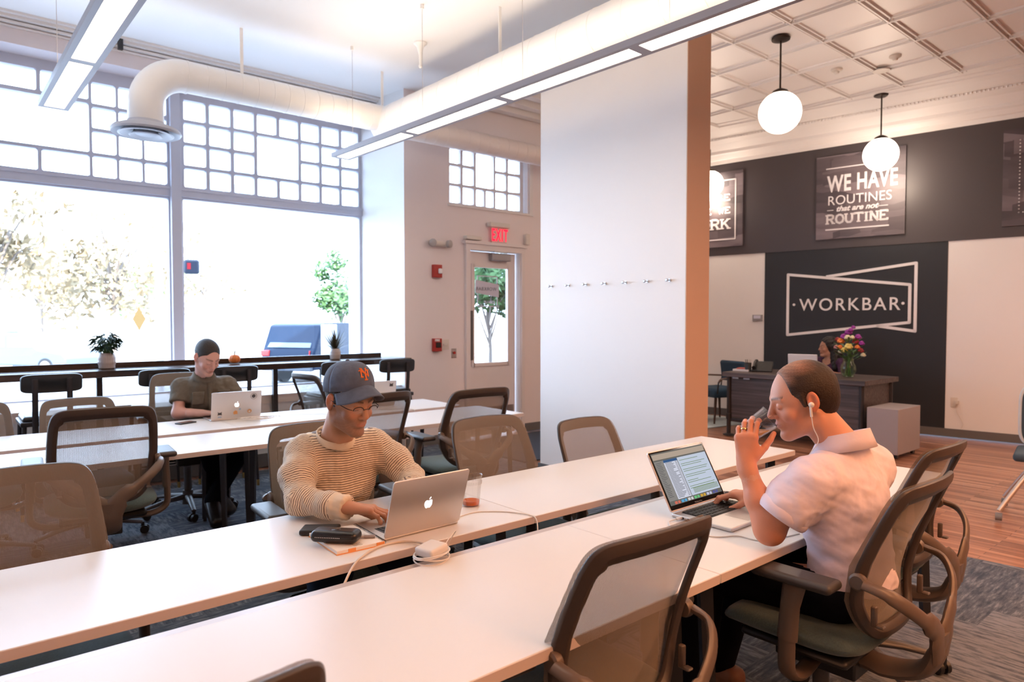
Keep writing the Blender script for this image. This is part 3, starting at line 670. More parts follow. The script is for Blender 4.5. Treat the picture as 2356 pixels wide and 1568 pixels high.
# ================================================================== TABLES
def table(x0, x1, y0, y1, label, group, leglist, z=.73, rail=None):
    t = empty('work_table', ((x0+x1)/2, (y0+y1)/2, 0), 0, label, 'table', group)
    cx, cy = (x0+x1)/2, (y0+y1)/2
    MB().box(x0+.0012-cx, y0-cy, z-.028, x1-.0012-cx, y1-cy, z).build('tabletop', LAM, t, bevel=.0025)
    eb = MB()
    for a, b in ((y0-.0012, y0+.0003), (y1-.0003, y1+.0012)): eb.box(x0+.004-cx, a-cy, z-.0265, x1-.004-cx, b-cy, z-.0015)
    for a, b in ((x0-.0, x0+.0016), (x1-.0016, x1+.0)): eb.box(a-cx, y0+.003-cy, z-.0265, b-cx, y1-.003-cy, z-.0015)
    eb.build('edge_band', LAME, t, smooth=False)
    for lx in leglist:
        s = -1 if lx > cx else 1
        for ly, dy in ((y0+.07, -.0), (y1-.07, .0)):
            sp = .035 if ly < cy else -.035
            MB().tube([(lx-cx, ly+sp-cy, z-.03), (lx-cx, ly-cy, .02)], [(.024, .03), (.018, .024)], 4, up=(0, 1, 0)).cyl((lx-cx, ly-cy, 0), (lx-cx, ly-cy, .02), .012, seg=10).build('leg', STEEL, t, smooth=False)
        MB().box(lx-.025-cx, y0+.08-cy, z-.06, lx+.025-cx, y1-.08-cy, z-.03).build('leg_rail', STEEL, t, smooth=False)
    MB().box(x0+.1-cx, -.02, z-.055, x1-.1-cx, .02, z-.03).build('frame_rail', STEEL, t, smooth=False)
    return t
G = 'white work tables in rows'
table(-.23, 1.683, 1.07, 1.675, 'nearest white table row, the half running to the lower left corner', G, (-.1, 1.60))
table(1.683, 3.59, 1.07, 1.675, 'nearest white table row, the half holding the open laptop with the lit screen', G, (1.76, 3.50))
table(-.25, 1.666, 1.83, 2.43, 'white table with the notebook and the laptop of the man in the cap', G, (-.1, 1.59))
table(1.666, 3.60, 1.83, 2.43, 'white table ending beside the white pillar, clear plastic cup at its left', G, (1.74, 3.52))
table(-.25, 1.62, 3.91, 4.50, 'white table in front of the green shirt man, left half of the nearer strip', G, (.1, 1.56))
table(1.62, 3.45, 3.91, 4.50, 'white table behind the man in the cap, right half of the nearer strip', G, (1.70, 3.38))
table(-.25, 1.545, 4.62, 5.20, 'white table under the green shirt man\'s laptop', G, (.1, 1.47))
table(1.545, 3.37, 4.62, 5.20, 'white table farthest right by the counter, with a laptop seen behind the cap', G, (1.63, 3.30))
rl = tag(MB().box(-.2, 1.679, .700, 3.55, 1.722, .722).build('cable_tray_rail', mat('rail_beige', (.50, .43, .39), .3, metal=.2), bevel=.003), 'long beige rail along the back edge of the nearest table row', 'rail')

# ================================================================== MESH OFFICE CHAIRS
def back_y(x, z):      # local surface of the back: leaning, lumbar bulge, wrapped at the sides
    v = (z-.50)/.48
    return -.225 - .085*v*v - .02*v + .028*math.sin(PI*min(max(v*1.35, 0), 1)) + .85*x*x
def back_outline(n=64, inset=0.0):
    pts = []
    def hw(z): v = (z-.50)/.48; return .214 + .026*math.sin(PI*min(max(v*.9+.05, 0), 1)) - .002*v - (.045*max(0, .35-v)/.35)
    zb, zt = .505, .985
    for k in range(n):
        a = 2*PI*k/n; c, s = math.cos(a), math.sin(a); e = .20 if s > 0 else .34
        sx = math.copysign(abs(c)**e, c); sz = math.copysign(abs(s)**e, s)
        z = (zb+zt)/2 + sz*(zt-zb)/2; x = sx*hw(z)
        if s > 0: z += .010*(1-(x/.22)**2)*max(0, sz)
        pts.append((x, z))
    if inset:
        q = []
        for k in range(n):
            x, z = pts[k]; a = pts[k-1]; b = pts[(k+1) % n]; d = Vector((b[0]-a[0], b[1]-a[1])).normalized(); nn = Vector((-d.y, d.x))
            w = inset*(1.15 if z > .93 else .85)
            q.append((x+nn.x*w, z+nn.y*w))
        pts = q
    return pts
def make_chair(pads=True, frame=CHF, mesh=MESH, support=CHF2):
    t = empty('office_chair', (0, 0, 0), 0, 'x', 'chair', 'mesh office chairs around the work tables')
    O, I, I0 = back_outline(), back_outline(inset=.052), back_outline(inset=.004)
    n = len(O); f = MB(); R = []
    for ring, dy in ((O, -.004), (O, -.018), (back_outline(inset=.03), -.030), (I, -.016), (I, -.002), (back_outline(inset=.02), .004)):
        R.append([f.bm.verts.new((x, back_y(x, z)+dy, z)) for x, z in ring])
    for a in range(len(R)):
        A, B = R[a], R[(a+1) % len(R)]
        for k in range(n): f.bm.faces.new((A[k], A[(k+1) % n], B[(k+1) % n], B[k]))
    f.build('back_frame', frame, t, sub=1)
    m = MB(); rings = []
    for s in (0.06, .25, .45, .62, .78, .90, 1.0):
        rings.append([m.bm.verts.new((x*s, back_y(x*s, .745+(z-.745)*s)+.007, .745+(z-.745)*s)) for x, z in I0])
    for a in range(len(rings)-1):
        for k in range(n): m.bm.faces.new((rings[a][k], rings[a][(k+1) % n], rings[a+1][(k+1) % n], rings[a+1][k]))
    m.bm.faces.new(rings[0])
    m.build('back_mesh', mesh, t)
    # Y shaped back support
    sp = MB()
    sp.tube(smooth_path([(0, -.10, .385), (0, -.22, .375), (0, -.31, .42), (0, -.335, .50), (0, -.34, .57)], 4), [(.062, .022)]*17, 12, up=(0, 0, 1)) if 0 else None
    sp.tube(smooth_path([(0, -.08, .392), (0, -.2, .38), (0, -.30, .41), (0, -.338, .47), (0, -.348, .54)], 4), [(.05, .026)]*4+[(.062, .024)]*9+[(.066, .018)]*4, 14, up=(0, 1, .4))
    for s in (-1, 1):
        sp.tube(smooth_path([(s*.012, -.345, .47), (s*.05, -.350, .555), (s*.115, -.343, .60), (s*.185, -.322, .65), (s*.232, -.280, .69), (s*.242, -.222, .705)], 5), [(.045, .016)]*5+[(.034, .013)]*5+[(.022, .011)]*10+[(.018, .011)]*6, 12, up=(0, 1, 0))
        sp.lathe([(.022, -.012), (.025, -.004), (.025, .008), (.019, .013)], seg=20, M=Matrix.Translation((s*.231, -.205, .705)) @ Matrix.Rotation(s*PI/2, 4, 'Y'))
    sp.build('back_support', support, t)
    for s in (-1, 1): MB().cbox((s*.185, -.232, .60), (.016, .016, .06)).cbox((s*.185, -.250, .575), (.022, .022, .008)).build('lumbar_clip', support, t, bevel=.006)
    # seat
    st = MB()
    def seat(u, v):
        a = 2*PI*u; c, s_ = math.cos(a), math.sin(a); e = .42
        r = math.sin(PI*v)**.45 if 0 < v < 1 else 0
        x = math.copysign(abs(c)**e, c)*.245*r; y = math.copysign(abs(s_)**e, s_)*.230*r + .03
        z = .468 - math.cos(PI*v)*.042 + .018*(x/.245)**2 - (.03*max(0, (y-.16)/.1)**2)
        return (x, y, z)
    st.grid(seat, 48, 14); bmesh.ops.remove_doubles(st.bm, verts=st.bm.verts[:], dist=.0004)
    st.build('seat_cushion', SEATF, t)
    MB().box(-.19, -.16, .405, .19, .19, .436).build('seat_pan', BLACKP, t, bevel=.02)
    MB().box(-.08, -.14, .33, .08, .12, .39).cyl((.08, .03, .36), (.24, .05, .36), .007).build('tilt_mechanism', BLACKP, t, bevel=.01)
    if pads:
        for s in (-1, 1):
            ar = MB().tube(smooth_path([(s*.10, -.02, .37), (s*.22, -.03, .365), (s*.292, -.03, .40), (s*.30, -.03, .48), (s*.298, -.03, .56)], 4), [(.016, .027)]*17, 12, up=(0, 1, 0))
            ar.tube([(s*.298, -.03, .50), (s*.292, -.035, .60), (s*.285, -.045, .672)], [(.021, .032), (.02, .03), (.024, .036)], 12, up=(0, 1, 0))
            a = ar.build('armrest', support, t)
            MB().cbox((s*.285, -.045, .688), (.092, .245, .03)).build('arm_pad', PADM, a, bevel=.014, seg=4)
    b = MB().cyl((0, 0, .10), (0, 0, .34), .026, seg=18).cyl((0, 0, .06), (0, 0, .16), .042, .036, seg=18)
    for k in range(5):
        a = PI/2 + 2*PI*k/5; c, s = math.cos(a), math.sin(a)
        b.tube([(c*.02, s*.02, .115), (c*.16, s*.16, .105), (c*.315, s*.315, .075)], [(.028, .022), (.024, .017), (.016, .012)], 10, up=(0, 0, 1))
    b.build('star_base', STEEL if frame is not CHF else mat('base_plastic', (.07, .06, .058), .35), t)
    for k in range(5):
        a = PI/2 + 2*PI*k/5; c, s = math.cos(a)*.315, math.sin(a)*.315; q = a+.6+k
        w = MB()
        for d in (-.017, .017):
            o_ = Vector((math.cos(q)*d, math.sin(q)*d, 0)); h_ = Vector((math.cos(q), math.sin(q), 0))*.009; p = Vector((c+.012*math.sin(q), s-.012*math.cos(q), .0275))
            w.cyl(p+o_-h_, p+o_+h_, .0275, seg=18)
        w.cyl((c, s, .03), (c, s, .078), .011, seg=10).build('caster', BLACKP, t)
    return t
chair = make_chair()
def put(x, y, deg, z, label, arm=0):      # x,y = middle of the back's top edge; z = top height; deg 0 faces +Y
    r = math.radians(deg); off = Vector((0, -.335, 0)); off.rotate(Matrix.Rotation(r, 3, 'Z'))
    o = place(chair, (x-off.x, y-off.y, 0), r, label)
    dz = z-.995
    for ch in [c for c in C.objects if c.parent == o]:
        if not any(k in ch.name for k in ('star_base', 'caster')): ch.location.z = dz + (arm if 'armrest' in ch.name else 0)
    return o
put(1.255, .93, -2, .985, 'foreground chair seen from behind, its mesh back overlapping the near table edge')
put(.215, .865, 3, .985, 'chair of which only the dark top corner shows at the bottom edge')
put(2.235, .70, 1, .99, 'chair the man in the pink shirt sits on')
put(2.93, .865, 0, .985, 'chair at the near table, behind the pink shirt man\'s chair')
put(1.33, 2.98, 176, .98, 'chair the man in the striped sweater sits on')
put(.19, 2.72, 183, .975, 'beige mesh chair facing the camera at the left edge, behind the long table')
put(.615, 3.66, -5, 1.04, 'dark chair seen from behind with its Y-shaped support, left of the green shirt man', .02)
put(.76, 5.55, 181, .91, 'chair of which only the rounded top shows above the dark chair at left')
put(.155, 5.45, 180, .93, 'chair cut off by the left edge beside the black stool')
put(1.50, 5.82, 172, 1.03, 'chair the man in the green shirt sits on')
put(2.42, 5.66, -83, .985, 'chair turned sideways between the counter and the far tables')
put(1.955, 3.38, 10, 1.04, 'chair seen from behind, right of the baseball cap')
put(2.53, 3.22, -3, 1.04, 'chair seen from behind in front of the glazed door')
put(2.11, 2.71, 178, .965, 'tan mesh chair facing the camera, behind the laptop with the lit emblem')
put(2.76, 2.66, 180, .90, 'small-looking mesh chair facing the camera in front of the white pillar')
# backpack hanging on the tan chair
bp_ = empty('backpack', (1.86, 2.80, .3), 0, 'dark backpack with looped straps hanging beside the tan mesh chair', 'backpack')
NYL = mat('black_nylon', (.012, .014, .018), .7, bump=.2)
q = MB().ball((0, 0, .03), (.09, .11, .17), 20).build('bag_body', NYL, bp_)
MB().tube(smooth_path([(-.05, -.02, .17), (-.12, -.03, .12), (-.16, -.03, 0), (-.14, -.02, -.12), (-.06, 0, -.16)], 6), [(.016, .003)]*25, 6, up=(0, 1, 0)).build('strap', NYL, bp_)
MB().tube(smooth_path([(-.03, -.02, .2), (-.085, -.03, .14), (-.11, -.03, 0), (-.08, -.02, -.12)], 6), [(.014, .003)]*19, 6, up=(0, 1, 0)).build('strap', NYL, bp_)

# pale blue-white office chair on the wood floor, right edge
t = empty('task_chair', (6.14, 1.19, 0), math.radians(100), 'white framed chair with dark blue mesh back, cut by the right edge', 'chair')
WF = mat('white_chair_plastic', (.62, .68, .70), .35); BM = mat('blue_mesh_back', (.04, .075, .11), .7)
f = MB(); n_ = 48; ring = []
for k in range(n_):
    a = 2*PI*k/n_; e = .4; c, s = math.cos(a), math.sin(a)
    ring.append((math.copysign(abs(c)**e, c)*.21, -.24+.4*(math.copysign(abs(c)**e, c)*.21)**2, .72+math.copysign(abs(s)**e, s)*.23))
f.tube(ring, .016, 10, closed=True, up=(0, 1, 0)).build('back_frame', WF, t)
MB().prism([(p[0]*.97, .72+(p[2]-.72)*.97) for p in ring], -.228, -.222, lambda a, b, c: (a, c+.4*a*a, b)).build('back_mesh', BM, t)
MB().cbox((0, 0, .46), (.46, .45, .06)).build('seat', BM, t, bevel=.025, seg=4)
MB().tube([(0, -.25, .52), (0, -.20, .42), (0, 0, .40)], (.02, .03), 10).build('back_support', WF, t)
for sx, sy in ((1, 1), (1, -1), (-1, 1), (-1, -1)):
    MB().tube(smooth_path([(sx*.05, sy*.04, .41), (sx*.14, sy*.12, .34), (sx*.30, sy*.26, .07)], 4), .017, 10).build('leg', ALU, t)
    MB().cyl((sx*.30-.02, sy*.26, .028), (sx*.30+.02, sy*.26, .028), .028).build('caster', mat('caster_grey', (.2, .22, .25), .4), t)

# ================================================================== WINDOW COUNTER + STOOLS
ct = empty('window_counter', (1.0, 6.52, 0), 0, 'long dark wood counter running along the shop windows', 'counter')
MB().box(-3.9, -.20, .975, 2.955, .20, 1.03).build('counter_top', BWOOD, ct, bevel=.004, seg=1)
MB().box(-3.9, .185, 1.03, 2.80, .21, 1.075).build('back_ledge', BWOOD, ct, bevel=.002, seg=1)
for x in (-.42, 1.07, 2.57): MB().box(x-1-.022, .085, 0, x-1+.022, .13, .975).build('post', STEEL, ct, smooth=False)

st = empty('counter_stool', (0, 0, 0), 0, 'x', 'stool', 'black stools along the window counter')
f = MB().box(-.19, -.18, .675, .19, .20, .71)
f.build('seat_frame', STEEL, st, bevel=.008)
MB().box(-.175, -.15, .70, .175, .19, .745).build('seat_cushion', STOOLB, st, bevel=.02, seg=4)
bb = MB(); poly = []
for k in range(40):
    a = 2*PI*k/40; e = .35; c, s = math.cos(a), math.sin(a); poly.append((math.copysign(abs(c)**e, c)*.19, .985+math.copysign(abs(s)**e, s)*.068))
A = [[bb.bm.verts.new((x*sc, -.215+.5*x*x*sc*sc+dy-(z-.985)*.1, .985+(z-.985)*sc)) for x, z in poly] for sc, dy in ((.2, -.012), (.7, -.012), (.97, -.012), (1, -.004), (1, .004), (.97, .012), (.7, .012), (.2, .012))]
for i in range(7):
    for k in range(40): bb.bm.faces.new((A[i][k], A[i][(k+1) % 40], A[i+1][(k+1) % 40], A[i+1][k]))
bb.bm.faces.new(A[0]); bb.bm.faces.new(A[-1]); bb.build('backrest', STOOLB, st)
for sx in (-1, 1):
    u = MB().tube([(sx*.105, -.20, .60), (sx*.105, -.205, .72), (sx*.105, -.225, .87), (sx*.105, -.232, 1.02)], (.019, .008), 8, up=(0, 1, 0)); u.build('back_upright', STEEL, st)
    for sy in (-1, 1):
        l = MB().tube([(sx*.165, sy*.155+.01, .69), (sx*.19, sy*.18+.01, .03)], [.016, .011], 10).build('leg', STEEL, st)
        MB().cyl((sx*.19, sy*.18+.01, 0), (sx*.1895, sy*.1795+.01, .05), .012, seg=10).build('foot_cap', BRASS, l)
bpy.context.view_layer.update()
MB().tube([(sx_*.178, sy_*.168+.01, .28) for sx_, sy_ in ((-1, -1), (1, -1), (1, 1), (-1, 1))], .008, 8, closed=True).build('foot_ring', STEEL, st)
for x, lb, rz in ((.66, 'black stool farthest left at the window counter', 0), (1.41, 'black stool directly left of the green shirt man', 0), (1.96, 'black stool directly right of the green shirt man, mostly hidden', 0), (2.92, 'black stool hidden behind the blue baseball cap', 0), (3.56, 'black stool at the right end of the counter near the door', -.12)):
    place(st, (x, 6.12, 0), rz, lb)

# ================================================================== RECEPTION
RW = m_wood('reception_wood', (.040, .028, .026), (.085, .062, .058), (.16, .12, .11), plank=.5, length=3, rough=.5, along='Y', gap=0)
dk = empty('reception_desk', (7.55, 3.93, 0), 0, 'dark wood reception desk with metal pipe legs in front of the black logo wall', 'desk')
MB().box(-.02, -.86, .735, .88, .86, .79).build('desk_top', RW, dk, bevel=.003, seg=1)
MB().box(.05, -.78, .17, .075, .78, .735).build('front_panel', RW, dk, smooth=False)
MB().box(.09, -.80, .17, .80, -.775, .735).build('side_panel', RW, dk, smooth=False); MB().box(.09, .775, .17, .80, .80, .735).build('side_panel', RW, dk, smooth=False)
for x in (.045, .80):
    for y in (-.80, .80):
        MB().cyl((x, y, .0), (x, y, .735), .026, seg=14).lathe([(.07, 0), (.07, .01), (.03, .022)], (x, y, 0), 18).cyl((x, y, .20), (x, y, .27), .034, seg=14).build('leg', STEEL, dk)
MB().tube([(.045, -.80, .20), (.045, .80, .20)], .014, 8).build('stretcher', STEEL, dk)
for y in (.55, .70): MB().box(.02, y-.04, .712, .03, y+.04, .728).build('cable_clip', mat('pale_clip', (.6, .65, .75), .3), dk, bevel=.002)
cb = empty('file_cabinet', (7.82, 2.89, 0), 0, 'grey metal file cabinet on casters beside the reception desk', 'cabinet')
CBM = mat('cabinet_grey', (.33, .29, .29), .45)
MB().box(-.30, -.155, .05, .30, .155, .52).build('body', CBM, cb, bevel=.004)
for i, (a, b) in enumerate(((.07, .24), (.25, .38), (.39, .51))): MB().box(.30, -.145, a, .315, .145, b).build('drawer', CBM, cb, bevel=.003)
for x in (-.22, .22):
    for y in (-.11, .11): MB().cyl((x, y-.015, .025), (x, y+.015, .025), .025, seg=14).cyl((x, y, .03), (x, y, .055), .01).build('caster', BLACKP, cb)
# blue armchair
ac = empty('armchair', (8.55, 5.50, 0), math.radians(72), 'blue upholstered armchair with dark wooden arms left of the reception desk', 'armchair')
BF = mat('dark_blue_upholstery', (.02, .055, .10), .85, noise=.2, nscale=90); WDK = mat('dark_walnut', (.06, .025, .015), .4)
MB().cbox((0, .02, .42), (.56, .52, .13)).build('seat', BF, ac, bevel=.05, seg=5)
MB().cbox((0, -.27, .70), (.50, .07, .30), rx=-.15).build('backrest', BF, ac, bevel=.034, seg=5)
for s in (-1, 1):
    MB().tube(smooth_path([(s*.30, .24, .57), (s*.31, .18, .625), (s*.31, -.05, .63), (s*.27, -.27, .62)], 4), (.02, .012), 10, up=(0, 0, 1)).build('armrest', WDK, ac)
    MB().tube([(s*.30, .24, .58), (s*.29, .25, .42)], .01, 8).build('arm_post', STEEL, ac)
    MB().tube([(s*.24, -.24, .36), (s*.25, -.27, .60), (s*.22, -.29, .72)], .009, 8).build('back_post', STEEL, ac)
    for y in (-.20, .22): MB().tube([(s*.22, y, .37), (s*.25, y*1.2, 0)], [.022, .012], 10).build('leg', WDK, ac)
# things on the desk
t = empty('monitor', (7.98, 3.98, .79), math.radians(-80), 'white desktop computer seen from behind on the reception desk', 'computer')
MB().cbox((0, 0, .125), (.34, .020, .225), rx=.12).build('screen_back', mat('white_gloss', (.70, .70, .74), .25), t, bevel=.009, seg=3)
MB().tube([(0, .0, .08), (0, .01, .01)], (.05, .006), 10).cbox((0, .01, .005), (.30, .20, .01)).build('stand', ALU, t, bevel=.003)
MB().cbox((-.115, .004, .205), (.065, .030, .022), rx=.12).build('sticker', BLACKP, t)
t = empty('desk_phone', (7.93, 4.47, .79), math.radians(-70), 'black office desk phone on the reception desk', 'phone')
MB().cbox((0, 0, .06), (.24, .19, .03), rx=.65).cbox((0, .03, .03), (.2, .1, .05)).build('phone_base', BLACKP, t, bevel=.008)
MB().tube(smooth_path([(-.09, .09, .125), (-.09, 0, .095), (-.09, -.09, .05)], 5), [.026, .022]+[.016]*7+[.022, .026], 12).build('handset', BLACKP, t)
t = empty('pen_cup', (7.83, 4.61, .79), 0, 'dark mesh pen cup beside the desk phone', 'cup')
MB().lathe([(.038, 0), (.040, .11), (.036, .11), (.034, .01)], seg=20, capt=False).build('cup_body', mat('mesh_metal', (.07, .08, .09), .4, metal=.6), t)
for k in range(4): MB().cyl((.01*k-.015, .008*(-1)**k, .01), (.02*k-.03, .02*(-1)**k, .15), .004, seg=8).build('pen', (BLACKP, ALU)[k % 2], t)
t = empty('paper_stack', (7.80, 4.66, .79), 0, 'x', 'papers')
t['label'] = 'low stack of brochures at the left end of the reception desk'
MB().cbox((.12, .03, .012), (.28, .21, .024)).build('papers', mat('paper', (.75, .73, .72), .7), t)
MB().cbox((.07, .06, .032), (.14, .10, .012), rz=.3).build('red_leaflet', mat('leaflet_red', (.5, .1, .08), .6), t)
# vase of flowers
vs = empty('flower_vase', (7.93, 3.42, .79), 0, 'glass vase with a bouquet of purple, orange and yellow flowers', 'flowers')
VG = m_glass('vase_glass', (.80, .88, .78), .09)
MB().lathe([(.045, 0), (.06, .01), (.085, .08), (.082, .13), (.055, .18), (.062, .21), (.058, .21), (.05, .18), (.076, .13), (.078, .08), (.05, .015)], seg=32, capt=False).build('vase', VG, vs)
sm = MB(); random.seed(5)
GRN = mat('stem_green', (.08, .16, .05), .5)
for k in range(16):
    a = random.random()*6.3; r = random.random()*.03; sm.tube([(r*math.cos(a), r*math.sin(a), .01), (-.4*r*math.cos(a), .5*r*math.sin(a), .15), (2.6*r*math.cos(a), 2.6*r*math.sin(a), .3)], .004, 6)
sm.build('stems', GRN, vs)
cols = [('purple_petals', (.28, .03, .30)), ('orange_petals', (.75, .22, .05)), ('yellow_petals', (.72, .60, .18)), ('dark_red_petals', (.30, .02, .03)), ('cream_petals', (.70, .66, .45)), ('pink_petals', (.75, .35, .35))]
spots = [(-.06, .01, .45, 0, .05), (-.02, .03, .50, 0, .05), (.02, 0, .53, 0, .035), (-.09, 0, .40, 1, .05), (.0, -.03, .44, 4, .045), (.02, -.05, .34, 2, .055), (-.03, -.05, .30, 2, .045), (.07, .01, .40, 3, .045), (.10, .0, .45, 0, .045), (.13, .02, .38, 0, .04), (.14, -.02, .30, 3, .04), (-.13, .01, .42, 3, .035), (-.14, 0, .33, 5, .035), (.06, -.05, .45, 4, .03), (.11, -.04, .34, 1, .035), (-.08, -.04, .33, 1, .04), (.03, .04, .56, 0, .03), (-.10, .03, .28, 4, .04), (.15, .02, .25, 4, .035)]
for i, (dy, dx, z, ci, r) in enumerate(spots):
    m = MB()
    for k in range(14):
        a = k*2.4; rr = r*(.25+.75*k/14); el = math.acos(1-1.3*k/14)
        m.ball((dx+rr*.6*math.cos(a), -dy+rr*.6*math.sin(a), z+r*.6*math.cos(el)), (r*.45, r*.45, r*.30), 8)
    m.build('blossom', mat(cols[ci][0], cols[ci][1], .6), vs)
lf = MB()
for k in range(60):
    a = k*2.399; z = .22+.22*random.random(); r = .05+.11*random.random(); p = Vector((r*math.cos(a), r*math.sin(a), z)); d = Vector((math.cos(a), math.sin(a), .6)).normalized()*.05; w = Vector((-math.sin(a), math.cos(a), 0))*.016
    lf.bm.faces.new([lf.bm.verts.new(q) for q in (p-d, p+w, p+d, p-w)])
tag(lf.build('foliage', mat('leaf_green', (.07, .17, .05), .5), vs), kind=None)
# ================================================================== IMPLICIT SURFACES (for bodies, clothing, hair)
class Vol:
    def __init__(s, lo, hi, h):
        s.lo = np.array(lo, float); s.h = h; s.n = np.ceil((np.array(hi)-s.lo)/h).astype(int)+1
        s.f = np.full(tuple(s.n), .5, np.float32)
    def reg(s, lo, hi, m):
        a = np.clip(np.floor((np.array(lo)-m-s.lo)/s.h).astype(int), 0, s.n); b = np.clip(np.ceil((np.array(hi)+m-s.lo)/s.h).astype(int)+1, 0, s.n)
        sl = tuple(slice(int(x), int(y)) for x, y in zip(a, b))
        g = np.meshgrid(*[np.arange(int(x), int(y))*s.h+s.lo[i] for i, (x, y) in enumerate(zip(a, b))], indexing='ij')
        return sl, np.stack(g, -1)
    def apply(s, fn, lo, hi, k, mode):
        sl, P = s.reg(lo, hi, k+3*s.h)
        if P.size == 0: return s
        d = fn(P).astype(np.float32); f = s.f[sl]
        if mode == 'add':
            hh = np.clip(.5+.5*(f-d)/max(k, 1e-6), 0, 1); s.f[sl] = f*(1-hh)+d*hh - k*hh*(1-hh)
        elif mode == 'sub':
            d = -d; hh = np.clip(.5-.5*(f-d)/max(k, 1e-6), 0, 1); s.f[sl] = f*(1-hh)+d*hh + k*hh*(1-hh)
        return s
    def cone(s, a, b, ra, rb, k=.01, mode='add', flat=None):
        a = np.array(a, float); b = np.array(b, float); r = max(ra, rb); ab = b-a; L = max(ab@ab, 1e-9)
        def fn(P):
            t = np.clip(((P-a)@ab)/L, 0, 1); q = P-a-t[..., None]*ab
            if flat is not None:      # flatten along an axis: (axis, factor)
                ax = np.array(flat[0], float); ax /= np.linalg.norm(ax); c = q@ax; q = q+(c*(flat[1]-1))[..., None]*ax
            return np.linalg.norm(q, axis=-1)-(ra+(rb-ra)*t)
        m = r*(1 if flat is None else max(1, 1/flat[1]))
        return s.apply(fn, np.minimum(a, b)-m, np.maximum(a, b)+m, k, mode)
    def ell(s, c, r, R=None, k=.01, mode='add'):
        c = np.array(c, float); r = np.array(r, float)
        def fn(P):
            q = P-c
            if R is not None: q = q@R
            k0 = np.linalg.norm(q/r, axis=-1); k1 = np.linalg.norm(q/(r*r), axis=-1); return k0*(k0-1)/np.maximum(k1, 1e-9)
        m = max(r) if R is not None else r
        return s.apply(fn, c-m, c+m, k, mode)
    def plane(s, p, n, k=.003):      # remove everything on the side n points to
        p = np.array(p, float); n = np.array(n, float); n /= np.linalg.norm(n); hi = s.lo+s.n*s.h
        return s.apply(lambda P: -((P-p)@n), s.lo, hi, k, 'sub')
    def cut(s, p, n, r, L=.3):      # flat cut: removes a disc-shaped region beyond p along n
        p = np.array(p, float); n = nrm(n)
        def fn(P):
            q = P-p; a = q@n; rad = np.linalg.norm(q-a[..., None]*n, axis=-1); return np.maximum(np.maximum(-a, a-L), rad-r)
        return s.apply(fn, p-max(r, L), p+max(r, L), .002, 'sub')
    def mesh(s):
        f = s.f; ins = f < 0; n = s.n
        cnt = np.zeros(tuple(n-1), np.int8)
        for i in (0, 1):
            for j in (0, 1):
                for k in (0, 1): cnt += ins[i:n[0]-1+i, j:n[1]-1+j, k:n[2]-1+k]
        act = (cnt > 0) & (cnt < 8); idx = np.argwhere(act); ids = np.full(act.shape, -1, np.int64); ids[act] = np.arange(len(idx))
        acc = np.zeros((len(idx), 3)); w = np.zeros(len(idx))
        cs = [(i, j, k) for i in (0, 1) for j in (0, 1) for k in (0, 1)]
        for a in cs:
            for ax in range(3):
                if a[ax]: continue
                b = list(a); b[ax] = 1
                fa = f[idx[:, 0]+a[0], idx[:, 1]+a[1], idx[:, 2]+a[2]]; fb = f[idx[:, 0]+b[0], idx[:, 1]+b[1], idx[:, 2]+b[2]]
                x = (fa < 0) != (fb < 0); t = np.where(x, fa/np.where(x, fa-fb, 1), 0)
                p = np.tile(np.array(a, float), (len(idx), 1)); p[:, ax] += t
                acc += p*x[:, None]; w += x
        V = (idx+acc/w[:, None])*s.h+s.lo
        F = []
        for ax in range(3):
            o1, o2 = [(1, 2), (2, 0), (0, 1)][ax]
            sa = [slice(None)]*3; sb = [slice(None)]*3; sa[ax] = slice(0, -1); sb[ax] = slice(1, None)
            A, B = ins[tuple(sa)], ins[tuple(sb)]; e = np.argwhere(A != B)
            e = e[(e[:, o1] > 0) & (e[:, o2] > 0) & (e[:, o1] < n[o1]-1) & (e[:, o2] < n[o2]-1)]
            def cell(d1, d2): q = e.copy(); q[:, o1] += d1; q[:, o2] += d2; return ids[q[:, 0], q[:, 1], q[:, 2]]
            q = np.stack([cell(-1, -1), cell(0, -1), cell(0, 0), cell(-1, 0)], 1)
            fl = ~A[e[:, 0], e[:, 1], e[:, 2]]; q[fl] = q[fl][:, ::-1]
            F.append(q)
        F = np.concatenate(F); return V, F[(F >= 0).all(1)]
def merge(parts):
    V, F, o = [], [], 0
    for v, f in parts: V.append(v); F.append(f+o); o += len(v)
    return np.concatenate(V), np.concatenate(F)
def mesh_obj(name, V, F, m, parent=None, origin=(0, 0, 0), col=None, smooth_it=1):
    me = bpy.data.meshes.new(name); V = V-np.array(origin)
    me.vertices.add(len(V)); me.vertices.foreach_set('co', V.astype(np.float32).ravel())
    me.loops.add(F.size); me.loops.foreach_set('vertex_index', F.astype(np.int32).ravel())
    me.polygons.add(len(F)); me.polygons.foreach_set('loop_start', np.arange(0, F.size, 4, dtype=np.int32)); me.polygons.foreach_set('loop_total', np.full(len(F), 4, np.int32))
    me.update(calc_edges=True); me.validate(); me.polygons.foreach_set('use_smooth', [True]*len(me.polygons)); me.materials.append(m)
    if col is not None:
        a = me.color_attributes.new('Col', 'FLOAT_COLOR', 'POINT'); c = np.concatenate([col, np.ones((len(V), 1))], 1); a.data.foreach_set('color', c.astype(np.float32).ravel())
    o = bpy.data.objects.new(name, me); C.objects.link(o)
    if parent: o.parent = parent
    else: o.location = origin
    if smooth_it: sm = o.modifiers.new('s', 'SMOOTH'); sm.iterations = smooth_it; sm.factor = .5
    return o
def nrm(v): v = np.array(v, float); return v/np.linalg.norm(v)
def frame3(fwd, up=(0, 0, 1)):     # columns: right(x), forward(y), up(z)
    f = nrm(fwd); x = nrm(np.cross(f, up)); z = np.cross(x, f); return np.stack([x, f, z], 1)
